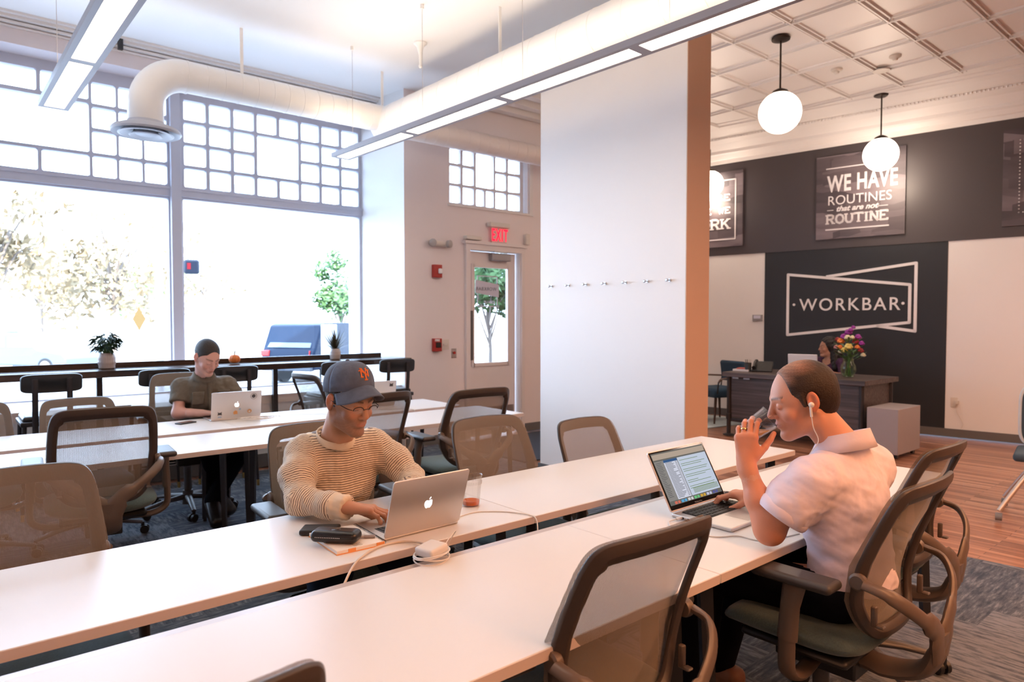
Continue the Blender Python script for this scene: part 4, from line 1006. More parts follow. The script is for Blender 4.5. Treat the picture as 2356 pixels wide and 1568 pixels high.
def vnoise(P, s, seed=0):          # cheap smooth value noise from sines
    r = np.random.RandomState(seed); o = 0
    for k in range(5):
        d = r.randn(3)*s*(1+.45*k); o = o+np.sin(P@d+r.rand()*6.28)/(1+.45*k)
    return o/2.6

def head_vol(c, R, h=.0026, neck=None, style='man', mouth_open=0., lids=.6):
    """c centre of head (ear level), R frame; returns (V,F,localcoords)"""
    lo = c-np.array([.16, .16, .23]); hi = c+np.array([.16, .16, .16])
    v = Vol(lo, hi, h); T = lambda p: c+R@np.array(p, float)
    def E(p, r, k=.012, mode='add', rot=None): v.ell(T(p), r, R if rot is None else R@rot, k, mode)
    def K(a, b, ra, rb, k=.008, mode='add'): v.cone(T(a), T(b), ra, rb, k, mode)
    w = 1.0 if style != 'woman' else .93
    E((0, -.018, .040), (.077*w, .098, .087)); E((0, .030, .012), (.066*w, .066, .070), .02)
    E((0, .032, -.045), (.056*w, .056, .065), .02)
    K((-.040*w, .005, -.070), (-.014, .070, -.098), .024, .019, .018); K((.040*w, .005, -.070), (.014, .070, -.098), .024, .019, .018)   # jaw
    E((0, .079, -.098), (.021, .017, .017), .012)      # chin
    for s in (-1, 1):
        E((s*.041*w, .062, -.028), (.022, .020, .022), .015)      # cheek
        E((s*.031, .096, .006), (.018, .016, .012), .012, 'sub')     # socket
        K((s*.012, .088, .028), (s*.046, .074, .026), .008, .006, .008)    # brow
    K((0, .090, .018), (0, .109, -.022), .0075, .0115, .008); E((0, .106, -.026), (.012, .011, .009), .006)
    for s in (-1, 1):
        E((s*.012, .098, -.030), (.0075, .0085, .0065), .005)
        E((s*.0065, .104, -.036), (.0035, .004, .003), .002, 'sub')
    E((0, .082, -.056), (.028, .016, .022), .012)
    K((-.018, .089, -.0535), (.018, .089, -.0535), .0045, .0045, .006); K((-.008, .0965, -.0535), (.008, .0965, -.0535), .0045, .0045, .004)
    K((-.014, .089, -.0650), (.014, .089, -.0650), .0055, .0055, .006); K((0, .0935, -.0650), (0.001, .0935, -.0650), .006, .006, .006)
    K((-.022, .0925, -.0590), (.022, .0925, -.0590), .0016, .0016, .002, 'sub')
    K((-.008, .0985, -.0592), (.008, .0985, -.0592), .0018, .0018, .002, 'sub')
    for s in (-1, 1):    # eyelids over the eyeball
        E((s*.031, .0785, .0055), (.0148, .0128, .0128), .004)
        K((s*.021, .093, -.001-.004*(lids-.5)), (s*.041, .089, -.001-.004*(lids-.5)), .0018, .0015, .002, 'sub')
    for s in (-1, 1):    # ears
        rot = frame3((s*.35, .94, 0)) if 0 else np.array([[math.cos(s*.32), -math.sin(s*.32), 0], [math.sin(s*.32), math.cos(s*.32), 0], [0, 0, 1]])
        E((s*.080*w, -.012, .004), (.0085, .018, .030), .005, rot=rot)
        E((s*.0865*w, -.008, .008), (.006, .010, .019), .003, 'sub', rot=rot)
        E((s*.079*w, -.006, -.022), (.007, .009, .011), .006)
        K((s*.079*w, .004, -.002), (s*.080*w, .003, .006), .004, .003, .003)
    if neck is not None:
        v.cone(T((0, -.025, -.055)), neck, .056*w, .061*w, .022)
        for s in (-1, 1): v.cone(T((s*.055, -.02, -.04)), neck+np.array([0, 0, -.01])+R[:, 0]*s*.02+R[:, 1]*.045, .012, .014, .02)
    V, F = v.mesh(); L = (V-c)@R; return V, F, L
def head_colors(L, skin, stubble=0., brow=(.03, .018, .012), lip=(.42, .15, .115)):
    n = len(L); c = np.tile(np.array(skin), (n, 1)); x, y, z = L.T; ax = np.abs(x)
    def blend(m, k): nonlocal c; m = np.clip(m, 0, 1)[:, None]; c = c*(1-m)+np.array(k)*m
    # warm cheeks, nose, ears
    blend(.35*np.exp(-(((ax-.042)/.02)**2+((z+.03)/.022)**2))*(y > .03), np.array(skin)*[1.1, .72, .65])
    blend(.3*np.exp(-((x/.014)**2+((z+.026)/.014)**2))*(y > .095), np.array(skin)*[1.1, .7, .6])
    blend(.45*(ax > .074)*(y > -.05)*(y < .02), np.array(skin)*[1.12, .62, .52])
    sg = lambda v_, k_: 1/(1+np.exp(-np.clip(v_/k_, -30, 30)))
    if stubble:
        m = sg(-.040+.035*sg(ax-.05, .006)-z, .006)*sg(y+.012, .008)*sg(z+.135, .006); mo = np.exp(-((ax/.03)**2+((z+.044)/.009)**2))
        blend(stubble*m*(1-np.exp(-((ax/.024)**2+((z+.059)/.008)**2)))*(.85+.15*vnoise(L, 400)), (.10, .055, .038))
    blend(np.exp(-((ax/.021)**4+((z+.059)/.0085)**4))*(y > .085)*.6, lip)
    bz = .031+.10*(ax-.01)-2.2*(ax-.03)**2
    blend(.95*np.exp(-(((z-bz)/.0045)**2))*(ax > .010)*(ax < .052)*(y > .06)*(.8+.3*vnoise(L, 500, 3)), brow)
    blend(.85*np.exp(-(((z+.002)/.0016)**2))*(ax > .020)*(ax < .044)*(y > .084), (.02, .012, .01))   # lash line
    return c
def hand_vol(wr, fdir, back, thumb_side, curl, spread=.0, thumb=(.5, .6), h=.0022, arm_to=None, scale=1.0, arm_r=.027, extra=()):
    """wr wrist, fdir finger direction, back = direction of the back of the hand, thumb_side +-1 picks side; curl: per finger (a1,a2,a3) radians"""
    f = nrm(fdir); b = nrm(np.array(back)-f*(np.array(back)@f)); s = np.cross(f, b)*thumb_side; wr = np.array(wr, float); q = scale
    pts = [wr-.06, wr+.06, wr+f*.2-.08, wr+f*.2+.08] + ([np.array(arm_to)-.06, np.array(arm_to)+.06] if arm_to is not None else [])
    for a_, b_, _, _ in extra: pts += [a_-.045, a_+.045, b_-.045, b_+.045]
    lo = np.min(pts, 0); hi = np.max(pts, 0); v = Vol(lo-.01, hi+.01, h)
    P = lambda a, c, d=0: wr+f*a*q+s*c*q+b*d*q
    # palm
    for c, r in ((.026, .0125), (.009, .0135), (-.009, .0130), (-.026, .0115)): v.cone(P(.018, c*.55), P(.080, c), .0150*q, r*q, .012)
    v.cone(P(.012, .018, -.006), P(.050, .030, -.008), .016*q, .013*q, .012)
    v.cone(P(-.02, 0), P(.02, 0), .022*q, .021*q, .015, flat=(b, 1.25))
    if arm_to is not None: v.cone(P(-.01, 0), arm_to, .0245*q, arm_r*q*1.45, .02, flat=(b, 1.12))
    for a_, b_, r1, r2 in extra: v.cone(a_, b_, r1, r2, .02)
    L_ = [(.046, .026, .021), (.050, .030, .022), (.046, .028, .021), (.036, .022, .019)]
    for i, (c, cu) in enumerate(zip((.027, .0095, -.0085, -.0255), curl)):
        p = P(.088-(.004 if i in (0, 2) else 0)-(.012 if i == 3 else 0), c, 0); a = 0; sp = spread*(c/.027)*.22
        r = (.0088, .0090, .0086, .0076)[i]*q
        v.ell(p+b*.002*q, (r*1.12,)*3, None, .008)
        for j in range(3):
            a += cu[j]; d = f*math.cos(a)-b*math.sin(a)+s*sp*(1 if j == 0 else .6); d = nrm(d); e = p+d*L_[i][j]*q
            v.cone(p, e, r*(1-.06*j), r*(.93-.08*j), .0035); p = e
            if j < 2: v.ell(p+b*.0008, (r*1.02,)*3, None, .002)
    t0 = P(.022, .030, -.010); d0 = nrm(f*math.cos(thumb[0])+s*math.sin(thumb[0])*.9-b*.45); t1 = t0+d0*.042*q
    d1 = nrm(f*math.cos(thumb[0]-thumb[1])+s*math.sin(thumb[0]-thumb[1])-b*.5); t2 = t1+d1*.032*q; t3 = t2+nrm(d1*.9+f*.25-b*.1)*.026*q
    v.cone(t0, t1, .0150*q, .0112*q, .010); v.cone(t1, t2, .0108*q, .0098*q, .004); v.cone(t2, t3, .0098*q, .0082*q, .003)
    return v.mesh()
def limb(v, pts, rs, k=.03):
    for i in range(len(pts)-1): v.cone(pts[i], pts[i+1], rs[i], rs[i+1], k)
def wrinkle(V, F, amp, scale, seed=1, aniso=(1, 1, 1)):
    """displace along normals with folded noise"""
    A, B, Cc = V[F[:, 0]], V[F[:, 1]], V[F[:, 2]]; fn = np.cross(B-A, Cc-A); N = np.zeros_like(V)
    for i in range(4): np.add.at(N, F[:, i], fn)
    N /= np.maximum(np.linalg.norm(N, axis=1, keepdims=True), 1e-12)
    w = vnoise(V*np.array(aniso), scale, seed); w2 = vnoise(V*np.array(aniso)[::-1], scale*1.7, seed+5)
    d = amp*(1-np.abs(w)*1.6)*.6+amp*.4*w2
    return V+N*d[:, None]
SKINM = m_attr('skin', .5, sss=.12, bump=.10, bscale=300)
EYEM = mat('eye_white', (.75, .72, .70), .2)
def hair_shell(v, c, R, add, mask):
    pass

# ------------------------------------------------------------------ MAN IN THE CAP
A3 = lambda *a: np.array(a, float)
def person_cap():
    base = A3(1.28, 2.80, 0)
    c = A3(1.215, 2.39, 1.135); tilt = nrm(A3(.16, -.94, -.27)); R = frame3(tilt)
    neckb = A3(1.215, 2.50, .985)
    SK = (.50, .255, .155)
    V, F, L = head_vol(c, R, neck=neckb, lids=.3); col = head_colors(L, SK, stubble=.62)
    parts = [(V, F)]; cols = [col]
    sR, sL = A3(1.095, 2.575, .925), A3(1.42, 2.545, .925)     # shoulders
    eR, wR = A3(1.015, 2.375, .783), A3(1.10, 2.175, .79)
    eL, wL = A3(1.475, 2.37, .80), A3(1.37, 2.165, .79)
    # torso under the clothes
    v = Vol((.75, 2.1, 0), (1.8, 3.2, 1.1), .008)
    v.cone(A3(1.25, 2.58, .80), A3(1.28, 2.80, .52), .125, .13, .06, flat=((0, 1, 0), 1.25)); v.cone(sR, sL, .05, .05, .05)
    v.cone(A3(1.23, 2.53, .97), A3(1.25, 2.60, .8), .055, .10, .05)
    for s, kn, an in ((-1, A3(1.13, 2.38, .50), A3(1.12, 2.55, .10)), (1, A3(1.42, 2.38, .50), A3(1.44, 2.5, .10))):
        limb(v, [A3(1.28+s*.09, 2.78, .50), kn, an], [.072, .05, .035]); v.cone(an, an+A3(0, -.16, -.06), .035, .03, .03)
    for s_, e_, w_ in ((sR, eR, wR), (sL, eL, wL)): limb(v, [s_, e_, w_], [.042, .034, .026])
    tv, tf = v.mesh(); parts.append((tv, tf)); cols.append(np.tile(np.array(SK), (len(tv), 1)))
    hr = hand_vol(wR, A3(.72, -.60, -.08), A3(.1, 0, 1), -1, [(.25, .45, .3), (.3, .5, .35), (.35, .55, .35), (.45, .55, .4)], .5, (.75, .45), arm_to=wR+(eR-wR)*.35)
    hl = hand_vol(wL, A3(-.5, -.82, -.05), A3(0, 0, 1), 1, [(.3, .5, .3)]*4, .4, (.7, .4), arm_to=wL+(eL-wL)*.35)
    for q in (hr, hl):
        parts.append(q); z = (q[0][:, 2]-.78)/.04; cols.append(np.tile(np.array(SK)*[1.02, .92, .88], (len(q[0]), 1)))
    V, F = merge(parts); body = mesh_obj('person', V, F, SKINM, None, base, np.concatenate(cols))
    tag(body, 'man in a blue baseball cap, glasses and striped sweater typing on a silver laptop', 'person')
    # sweater
    v = Vol((.78, 2.05, .42), (1.78, 3.1, 1.06), .0055)
    v.cone(A3(1.245, 2.585, .80), A3(1.28, 2.80, .54), .160, .155, .08, flat=((0, 1, 0), 1.2)); v.cone(A3(1.13, 2.565, .905), A3(1.38, 2.545, .905), .078, .078, .07)
    v.cone(A3(1.235, 2.53, .955), A3(1.24, 2.58, .82), .078, .145, .06)
    limb(v, [sR+A3(.02, 0, -.01), (sR+eR)/2+A3(-.008, .01, 0), eR], [.070, .059, .052], .035); limb(v, [eR, eR*.4+wR*.6, wR], [.052, .045, .041], .025)
    limb(v, [sL+A3(-.02, 0, -.01), (sL+eL)/2+A3(.008, .01, 0), eL], [.070, .058, .051], .035); limb(v, [eL, eL*.4+wL*.6, wL], [.051, .044, .040], .025)
    v.cone(neckb+A3(0, .02, -.03), c+R@A3(0, -.03, -.07), .062, .058, .006, 'sub')
    # cut the cuffs
    for w_, e_ in ((wR, eR), (wL, eL)):
        d = nrm(w_-e_); v.cut(w_-d*.004, d, .075, .1)
    v.apply(lambda P: P[..., 2]-.747+.0*P[..., 0], (.7, 1.9, .2), (1.9, 2.431, .75), .004, 'sub')      # forearms rest on the table
    V, F = v.mesh(); V = wrinkle(V, F, .0075, 26, 4, (1, 1, 1.5)); V = wrinkle(V, F, .003, 70, 9)
    # stripe coordinate: arms along the bone, torso along height
    def ac(P, s_, e_, w_):
        def seg(P, a, b): t = np.clip(((P-a)@(b-a))/((b-a)@(b-a)), 0, 1); q = P-a-t[:, None]*(b-a); return np.linalg.norm(q, axis=1), t
        d1, t1 = seg(P, s_, e_); d2, t2 = seg(P, e_, w_); l1 = np.linalg.norm(e_-s_); l2 = np.linalg.norm(w_-e_)
        ud = nrm(nrm(e_-s_)+nrm(w_-e_)); return np.minimum(d1, d2), np.where((t1 > .999) & (t2 < .001), l1+(P-e_)@ud, np.where(d1 < d2, np.where(t1 < .001, (P-s_)@nrm(e_-s_), t1*l1), l1+t2*l2))
    dR, uR = ac(V, sR, eR, wR); dL, uL = ac(V, sL, eL, wL); dT = np.abs(V[:, 0]-1.245)-.135
    u = V[:, 2]*1.0+.006*vnoise(V, 9, 2)
    armR = (dR < .098) & (V[:, 0] < 1.115); armL = (dL < .098) & (V[:, 0] > 1.395)
    u = np.where(armR, uR+.35*.02*vnoise(V, 8, 6), u); u = np.where(armL, uL, u)
    me_c = np.stack([u*10, np.where(armR | armL, 1., 0.), np.where((armR & (uR > np.linalg.norm(eR-sR)+np.linalg.norm(wR-eR)-.055)) | (armL & (uL > np.linalg.norm(eL-sL)+np.linalg.norm(wL-eL)-.055)), 1., 0.)], 1)
    m, n, b = nodes('striped_knit'); a = n.nodes.new('ShaderNodeAttribute'); a.attribute_name = 'Col'
    sp = n.nodes.new('ShaderNodeSeparateColor'); n.links.new(a.outputs['Color'], sp.inputs[0])
    fr = mth(n, 'FRACT', mth(n, 'MULTIPLY', sp.outputs[0], 11.4)); st = mth(n, 'LESS_THAN', fr, .36)
    st = mth(n, 'MULTIPLY', st, mth(n, 'SUBTRACT', 1.0, mth(n, 'GREATER_THAN', sp.outputs[2], .5)))
    n.links.new(mixc(n, st, (.72, .58, .42), (.16, .105, .085)), b.inputs['Base Color']); b.inputs['Roughness'].default_value = .9; b.inputs['Sheen Weight'].default_value = .2
    mesh_obj('striped_sweater', V, F, m, body, base, me_c)
    # ribbed collar
    col_m = mat('cream_rib', (.70, .57, .42), .85, bump=.3, bscale=250)
    cc = neckb+A3(0, .005, -.005); ring = []
    for k in range(40):
        a = 2*PI*k/40; ring.append(tuple(cc+A3(.073*math.cos(a), .070*math.sin(a), .002+.028*math.sin(a))))
    o = MB().tube(ring, (.0045, .014), 10, closed=True, up=(0, 0, 1)).build('collar', col_m); adoptm(o, body)
    # jeans
    v = Vol((.95, 2.2, .08), (1.65, 3.05, .66), .009)
    for s, kn, an in ((-1, A3(1.13, 2.38, .50), A3(1.12, 2.55, .12)), (1, A3(1.42, 2.38, .50), A3(1.44, 2.5, .12))):
        limb(v, [A3(1.28+s*.09, 2.80, .52), kn, an], [.10, .075, .06], .04)
    v.cone(A3(1.2, 2.82, .53), A3(1.36, 2.82, .53), .12, .12, .04); V, F = v.mesh(); mesh_obj('jeans', V, F, mat('dark_denim', (.012, .02, .038), .9, spec=.1), body, base)
    for an in (A3(1.12, 2.55, .05), A3(1.44, 2.5, .05)): adoptm(MB().cbox(tuple(an+A3(0, -.06, 0)), (.10, .27, .09)).build('shoe', mat('shoe_brown', (.06, .03, .02), .5), bevel=.035, seg=4), body)
    # short hair below the cap
    v = Vol(c-.13, c+.15, .004); T = lambda p: c+R@A3(*p)
    v.ell(T((0, -.018, .040)), (.0805, .1015, .0905), R, .002); v.ell(T((0, .085, .0)), (.12, .083, .12), R, .002, 'sub'); v.ell(T((0, -.02, -.13)), (.12, .14, .105), R, .004, 'sub')
    v.apply(lambda P: -(((P-c)@R)[..., 2]-.075), c-.15, c+.2, .002, 'sub')
    for s in (-1, 1): v.cone(T((s*.0745, .012, .025)), T((s*.0735, .012, .005)), .008, .0065, .004); v.ell(T((s*.082, -.012, .0)), (.02, .022, .034), R, .002, 'sub')
    V, F = v.mesh(); mesh_obj('hair', V, F, mat('dark_brown_hair', (.018, .011, .008), .6, bump=.8, bscale=180), body, base)
    eyes(body, c, R, base)
    # ---------------- baseball cap
    cap = empty('baseball_cap', tuple(T((0, 0, .06))), 0, 'faded blue baseball cap with an orange NY emblem worn by the man in stripes', 'cap')
    CAPM = mat('washed_blue_cotton', (.085, .105, .155), .85, noise=.35, nscale=30, bump=.25, bscale=60)
    Rm = Matrix(R.tolist()).to_4x4(); M = Matrix.Translation(T((0, -.018, .054))) @ Rm @ Matrix.Rotation(math.radians(19), 4, 'X')
    m = MB()
    def dome(u, v_):
        a = 2*PI*u; ph = v_*PI/2; rim = -.012-.012*math.cos(a-PI/2)*-1*0
        rr = math.cos(ph)**.72; x = .089*rr*math.cos(a); y = .109*rr*math.sin(a); z = .098*math.sin(ph)**1.0+.0
        seam = 1-.012*abs(math.cos(3*a))**24*(v_ > .03)
        if v_ < .05: z = -.014+.014*v_/.05
        pk = 1+.04*max(0, math.sin(a))*math.sin(ph*2)
        return (x*seam*pk, y*seam*pk, z)
    m.grid(dome, 72, 20); bmesh.ops.transform(m.bm, matrix=M, verts=m.bm.verts[:]); o = m.build('crown', CAPM); adopt(o, cap); so = o.modifiers.new('s', 'SOLIDIFY'); so.thickness = .002
    o = MB().ball(tuple(M @ Vector((0, 0, .099))), (.008, .008, .005), 12).build('top_button', CAPM); adopt(o, cap)
    m = MB()
    def brim(u, v_):
        a = PI*(.08+.84*u); c_, s_ = math.cos(a), math.sin(a)
        x0, y0 = .087*c_, .106*s_; ext = .062*math.sin(PI*(.02+.96*u))**.42
        x = x0*(1+.10*v_); y = y0+ext*v_; z = -.004+.012*(1-(abs(c_))**1.5)*(1-v_)*1 - .26*x*x/.09*v_*1.2 - .028*v_*s_-.25*x*x/.1
        return (x, y, z)
    m.grid(brim, 40, 10); bmesh.ops.transform(m.bm, matrix=M, verts=m.bm.verts[:]); o = m.build('brim', CAPM); adopt(o, cap); so = o.modifiers.new('s', 'SOLIDIFY'); so.thickness = .004
    # emblem on the front of the crown: interlocking letters N and Y
    em = MB(); ORG = mat('orange_embroidery', (.72, .16, .03), .7)
    def surf(x, z):      # crown point at lateral x, height z
        ph = math.asin(min(.99, z/.098)); rr = math.cos(ph)**.72; a = math.acos(max(-1, min(1, x/(.089*rr)))); y = .109*rr*math.sin(a); pk = 1+.04*math.sin(a)*math.sin(ph*2)
        return M @ Vector((x*pk, y*pk+.0015, z))
    def st(pts, w=.0026):
        q = []
        for i in range(len(pts)-1):
            for k in range(4): t = k/4; q.append(surf(pts[i][0]*(1-t)+pts[i+1][0]*t, pts[i][1]*(1-t)+pts[i+1][1]*t))
        q.append(surf(*pts[-1])); em.tube(q, (w, .0012), 6, up=tuple(R[:, 1]))
    cx, cz = -.0, .047
    for P_ in ([(-.017, -.010), (-.014, .013)], [(-.020, -.010), (-.010, -.011)], [(-.022, .012), (-.012, .015)], [(-.014, .013), (.014, -.008)], [(.012, -.010), (.015, .014)], [(.009, .015), (.022, .013)], [(-.010, .020), (.0, .0), (.010, .020)], [(0, 0), (0, -.020)], [(-.007, -.021), (.007, -.021)], [(-.015, .021), (-.006, .019)], [(.006, .019), (.015, .021)]):
        st([(cx-a, cz+b) for a, b in P_], .0030)
    adopt(em.build('emblem', ORG), cap)
    # ---------------- glasses
    gl = empty('eyeglasses', tuple(T((0, .1, 0))), 0, 'thin dark half-rim glasses on the face of the man in the cap', 'glasses')
    GM = mat('dark_wire', (.03, .025, .03), .3, metal=.6)
    G = lambda *p: tuple(T(p))
    for s in (-1, 1):
        pts = [G(s*(.034-.022*math.cos(a)), .108-.35*abs(.034-.022*math.cos(a))*.35, .004+.0135*math.sin(a)*(1 if math.sin(a) > 0 else 1)) for a in [k*PI/14 for k in range(0, 15)]]
        adopt(MB().tube(pts, .0016, 8, up=tuple(R[:, 2])).build('frame_rim', GM), gl)
        lens = MB(); vs = [G(s*(.034-.0225*math.copysign(abs(math.cos(a))**.7, math.cos(a))), .1075-.35*abs(.034-.022*math.cos(a))*.35, .004+.0135*math.copysign(abs(math.sin(a))**.7, math.sin(a))) for a in [k*PI/12 for k in range(24)]]
        lens.bm.faces.new([lens.bm.verts.new(p) for p in vs]); adopt(lens.build('lens', m_glass('lens_glass', (.95, .95, .97), .12), smooth=False), gl)
        adopt(MB().tube(smooth_path([G(s*.058, .098, .006), G(s*.072, .085, .008), G(s*.079, .03, .010), G(s*.080, -.005, .008)], 4), .0015, 8).build('temple', GM), gl)
    adopt(MB().tube([G(-.013, .1065, .006), G(0, .110, .009), G(.013, .1065, .006)], .0012, 8).build('bridge', GM), gl)
def adoptm(o, t): o.parent = t; o.matrix_parent_inverse = t.matrix_basis.inverted(); return o
def eyes(body, c, R, base):
    m = MB()
    for s in (-1, 1): m.ball(tuple(c+R@A3(s*.031, .0770, .0035)), .0118, 16)
    adoptm(m.build('eyes', EYEM), body)
person_cap()

# ------------------------------------------------------------------ MAN IN THE PINK SHIRT
def person_pink():
    base = A3(2.20, .98, 0)
    c = A3(2.175, 1.085, 1.183); R = frame3(nrm(A3(-.66, .70, -.28)))
    neckb = A3(2.245, .985, 1.035); SK = (.60, .29, .19)
    V, F, L = head_vol(c, R, neck=neckb, lids=.2); col = head_colors(L, SK, stubble=.10, brow=(.09, .045, .025))
    parts, cols = [(V, F)], [col]
    sL, sR = A3(2.055, 1.01, .955), A3(2.42, .975, .965)
    eL = A3(1.99, 1.095, .79)
    mo = c+R@A3(0, .105, -.062); ax = nrm(A3(-.50, .42, -.46)); Rc = frame3(ax, (0, 0, 1)); cen = mo+Rc[:, 2]*.036+ax*.050
    wL = cen+A3(-.90, -.43, 0)*.046+A3(-.0076, .0065, 0)+ax*.026+A3(0, 0, -.100)
    eR, wR = A3(2.47, 1.17, .80), A3(2.35, 1.345, .785)
    v = Vol((1.7, .6, 0), (2.75, 1.9, 1.1), .009)
    v.cone(A3(2.24, .99, .86), A3(2.24, .95, .64), .095, .09, .06, flat=((0, 1, 0), 1.2)); v.cone(sR, sL, .05, .05, .05); v.cone(neckb, A3(2.24, .98, .85), .055, .10, .05)
    for s, kn, an in ((-1, A3(2.10, 1.40, .56), A3(1.98, 1.36, .10)), (1, A3(2.38, 1.40, .56), A3(2.36, 1.5, .10))):
        limb(v, [A3(2.24+s*.10, .95, .60), kn, an], [.070, .052, .036])
    for s_, e_, w_ in ((sR, eR, wR), (sL, eL, wL)): limb(v, [s_, e_, w_], [.045, .040, .028])
    q = v.mesh(); parts.append(q); cols.append(np.tile(np.array(SK), (len(q[0]), 1)))
    # raised left forearm and the hand round the glass
    gcen = A3(2.055, 1.185, 1.105)
    fd = nrm(A3(.10, .05, .98)); bk = nrm(A3(-.92, -.38, .05))
    hl = hand_vol(wL+A3(0, 0, .005), fd, bk, 1, [(.42, .75, .45), (.48, .78, .5), (.52, .80, .5), (.60, .80, .5)], .4, (.75, .2), extra=[(eL+A3(0, -.01, -.005), eL+A3(.0, .005, .03), .040, .041), (eL, wL*.45+eL*.55, .042, .039), (wL*.45+eL*.55, wL+(eL-wL)*.10, .039, .0255), (wL+(eL-wL)*.10, wL, .0255, .023), (eL, eL*.55+sL*.45, .042, .046)], h=.0026)
    hr = hand_vol(wR, A3(-.35, .92, -.03), A3(0, 0, 1), -1, [(.35, .6, .3), (.35, .6, .35), (.4, .65, .35), (.5, .6, .4)], .4, (.7, .4), arm_to=wR+(eR-wR)*.5)
    for h_ in (hl, hr): parts.append(h_); cols.append(np.tile(np.array(SK)*[1.0, .86, .78], (len(h_[0]), 1)))
    V, F = merge(parts); body = mesh_obj('person', V, F, SKINM, None, base, np.concatenate(cols))
    tag(body, 'balding man in a pink shirt with rolled sleeves drinking from a plastic cup', 'person')
    PINK = mat('pale_pink_cotton', (.74, .65, .72), .75, spec=.25, bump=.35, bscale=16)
    v = Vol((1.75, .65, .44), (2.72, 1.42, 1.10), .0055)
    v.cone(A3(2.24, .980, .88), A3(2.235, .945, .62), .145, .158, .06, flat=((0, 1, 0), 1.28)); v.cone(A3(2.125, .985, .94), A3(2.355, .970, .94), .078, .078, .05); v.cone(A3(2.245, .98, 1.0), A3(2.24, .975, .86), .075, .15, .05, flat=((0, 1, 0), 1.2))
    limb(v, [sL+A3(.02, -.01, -.01), (sL+eL)/2+A3(.004, -.006, 0), eL+A3(.010, -.012, .015)], [.080, .073, .068], .035)
    limb(v, [sR+A3(-.02, 0, -.01), (sR+eR)/2, eR], [.086, .074, .064], .04); limb(v, [eR, eR*.6+wR*.4], [.062, .056], .02)
    v.cone(neckb+A3(0, 0, .0), c+R@A3(0, -.02, -.05), .064, .07, .006, 'sub')
    dl = nrm(eL-sL); v.cut(sL*.30+eL*.70, dl, .095, .2); v.cut(A3(2.24, .9, .605), A3(0, 0, -1), .4, .2)
    v.apply(lambda P: P[..., 2]-.742, (1.5, 1.06, .2), (2.9, 2.0, .745), .004, 'sub')
    V, F = v.mesh(); V = wrinkle(V, F, .009, 15, 11, (1, .8, 1.9)); V = wrinkle(V, F, .0035, 30, 12, (.8, 1, 2.0)); sh = mesh_obj('shirt', V, F, PINK, body, base)
    # collar stand and fold
    cc = neckb+A3(.0, -.005, .0); ring = []; ring2 = []
    for k in range(44):
        a = 2*PI*k/44; d = A3(.072*math.cos(a), .070*math.sin(a), 0); z = -.024*math.sin(a)+.022
        ring.append(tuple(cc+d+A3(0, 0, z))); ring2.append(tuple(cc+d*1.18+A3(0, 0, z-.018)))
    adoptm(MB().tube(ring, (.004, .020), 8, closed=True, up=(0, 0, 1)).build('collar_stand', PINK), body)
    m = MB(); 
    for k in range(44):
        pass
    T2 = [[m.bm.verts.new(tuple(cc+A3(math.cos(2*PI*k/44)*r_, math.sin(2*PI*k/44)*r_*.97, -.024*math.sin(2*PI*k/44)+.022+z_))) for k in range(44)] for r_, z_ in ((.072, .022), (.078, .024), (.088, .0), (.102, -.032))]
    for i in range(3):
        for k in range(44):
            if math.sin(2*PI*(k+.5)/44) < .93: m.bm.faces.new((T2[i][k], T2[i][(k+1) % 44], T2[i+1][(k+1) % 44], T2[i+1][k]))
    o = adoptm(m.build('collar_fold', PINK), body); so = o.modifiers.new('s', 'SOLIDIFY'); so.thickness = .003
    # rolled cuff round the elbow
    ce = sL*.315+eL*.685+A3(.006, -.009, .006); Rf = frame3(dl, (0, 1, .2)); ring = []
    for k in range(36):
        a = 2*PI*k/36; ring.append(tuple(ce+Rf[:, 0]*math.cos(a)*.076+Rf[:, 2]*math.sin(a)*.074))
    adoptm(MB().tube(ring, (.008, .020), 10, closed=True, up=tuple(dl)).build('rolled_cuff', PINK), body)
    # trousers, belt line, shoes
    v = Vol((1.8, .68, .06), (2.66, 1.66, .66), .009)
    for s, kn, an in ((-1, A3(2.10, 1.40, .56), A3(1.98, 1.36, .10)), (1, A3(2.38, 1.40, .56), A3(2.36, 1.5, .10))): limb(v, [A3(2.24+s*.095, .98, .588), kn, an], [.086, .076, .060], .03)
    v.cone(A3(2.17, .945, .600), A3(2.31, .945, .600), .098, .098, .04); v.cone(A3(2.24, .95, .60), A3(2.24, .95, .68), .11, .11, .03); V, F = v.mesh(); mesh_obj('trousers', V, F, mat('dark_trousers', (.006, .007, .012), .95, spec=.08), body, base)
    for an in (A3(1.98, 1.40, .045), A3(2.36, 1.54, .045)): adoptm(MB().cbox(tuple(an), (.10, .28, .09)).build('shoe', mat('tan_shoe', (.22, .09, .045), .45), bevel=.035, seg=4), body)
    # hair: dark horseshoe with thin top
    T = lambda p: c+R@A3(*p)
    v = Vol(c-.15, c+.16, .0032)
    v.ell(T((0, -.018, .040)), (.081, .1035, .089), R, .002); v.ell(T((0, -.055, .0)), (.070, .062, .075), R, .02)
    v.ell(T((0, .118, .040)), (.105, .088, .100), R, .008, 'sub')      # forehead and receding temples
    v.ell(T((0, .055, -.075)), (.13, .085, .085), R, .004, 'sub'); v.ell(T((0, -.06, -.135)), (.13, .10, .078), R, .006, 'sub')
    for s in (-1, 1):
        v.ell(T((s*.084, -.012, .0)), (.02, .023, .036), R, .003, 'sub')
        v.cone(T((s*.071, .018, .03)), T((s*.0715, .014, -.005)), .0085, .006, .005)
    V, F = v.mesh(); L = (V-c)@R; V = wrinkle(V, F, .0014, 420, 3)
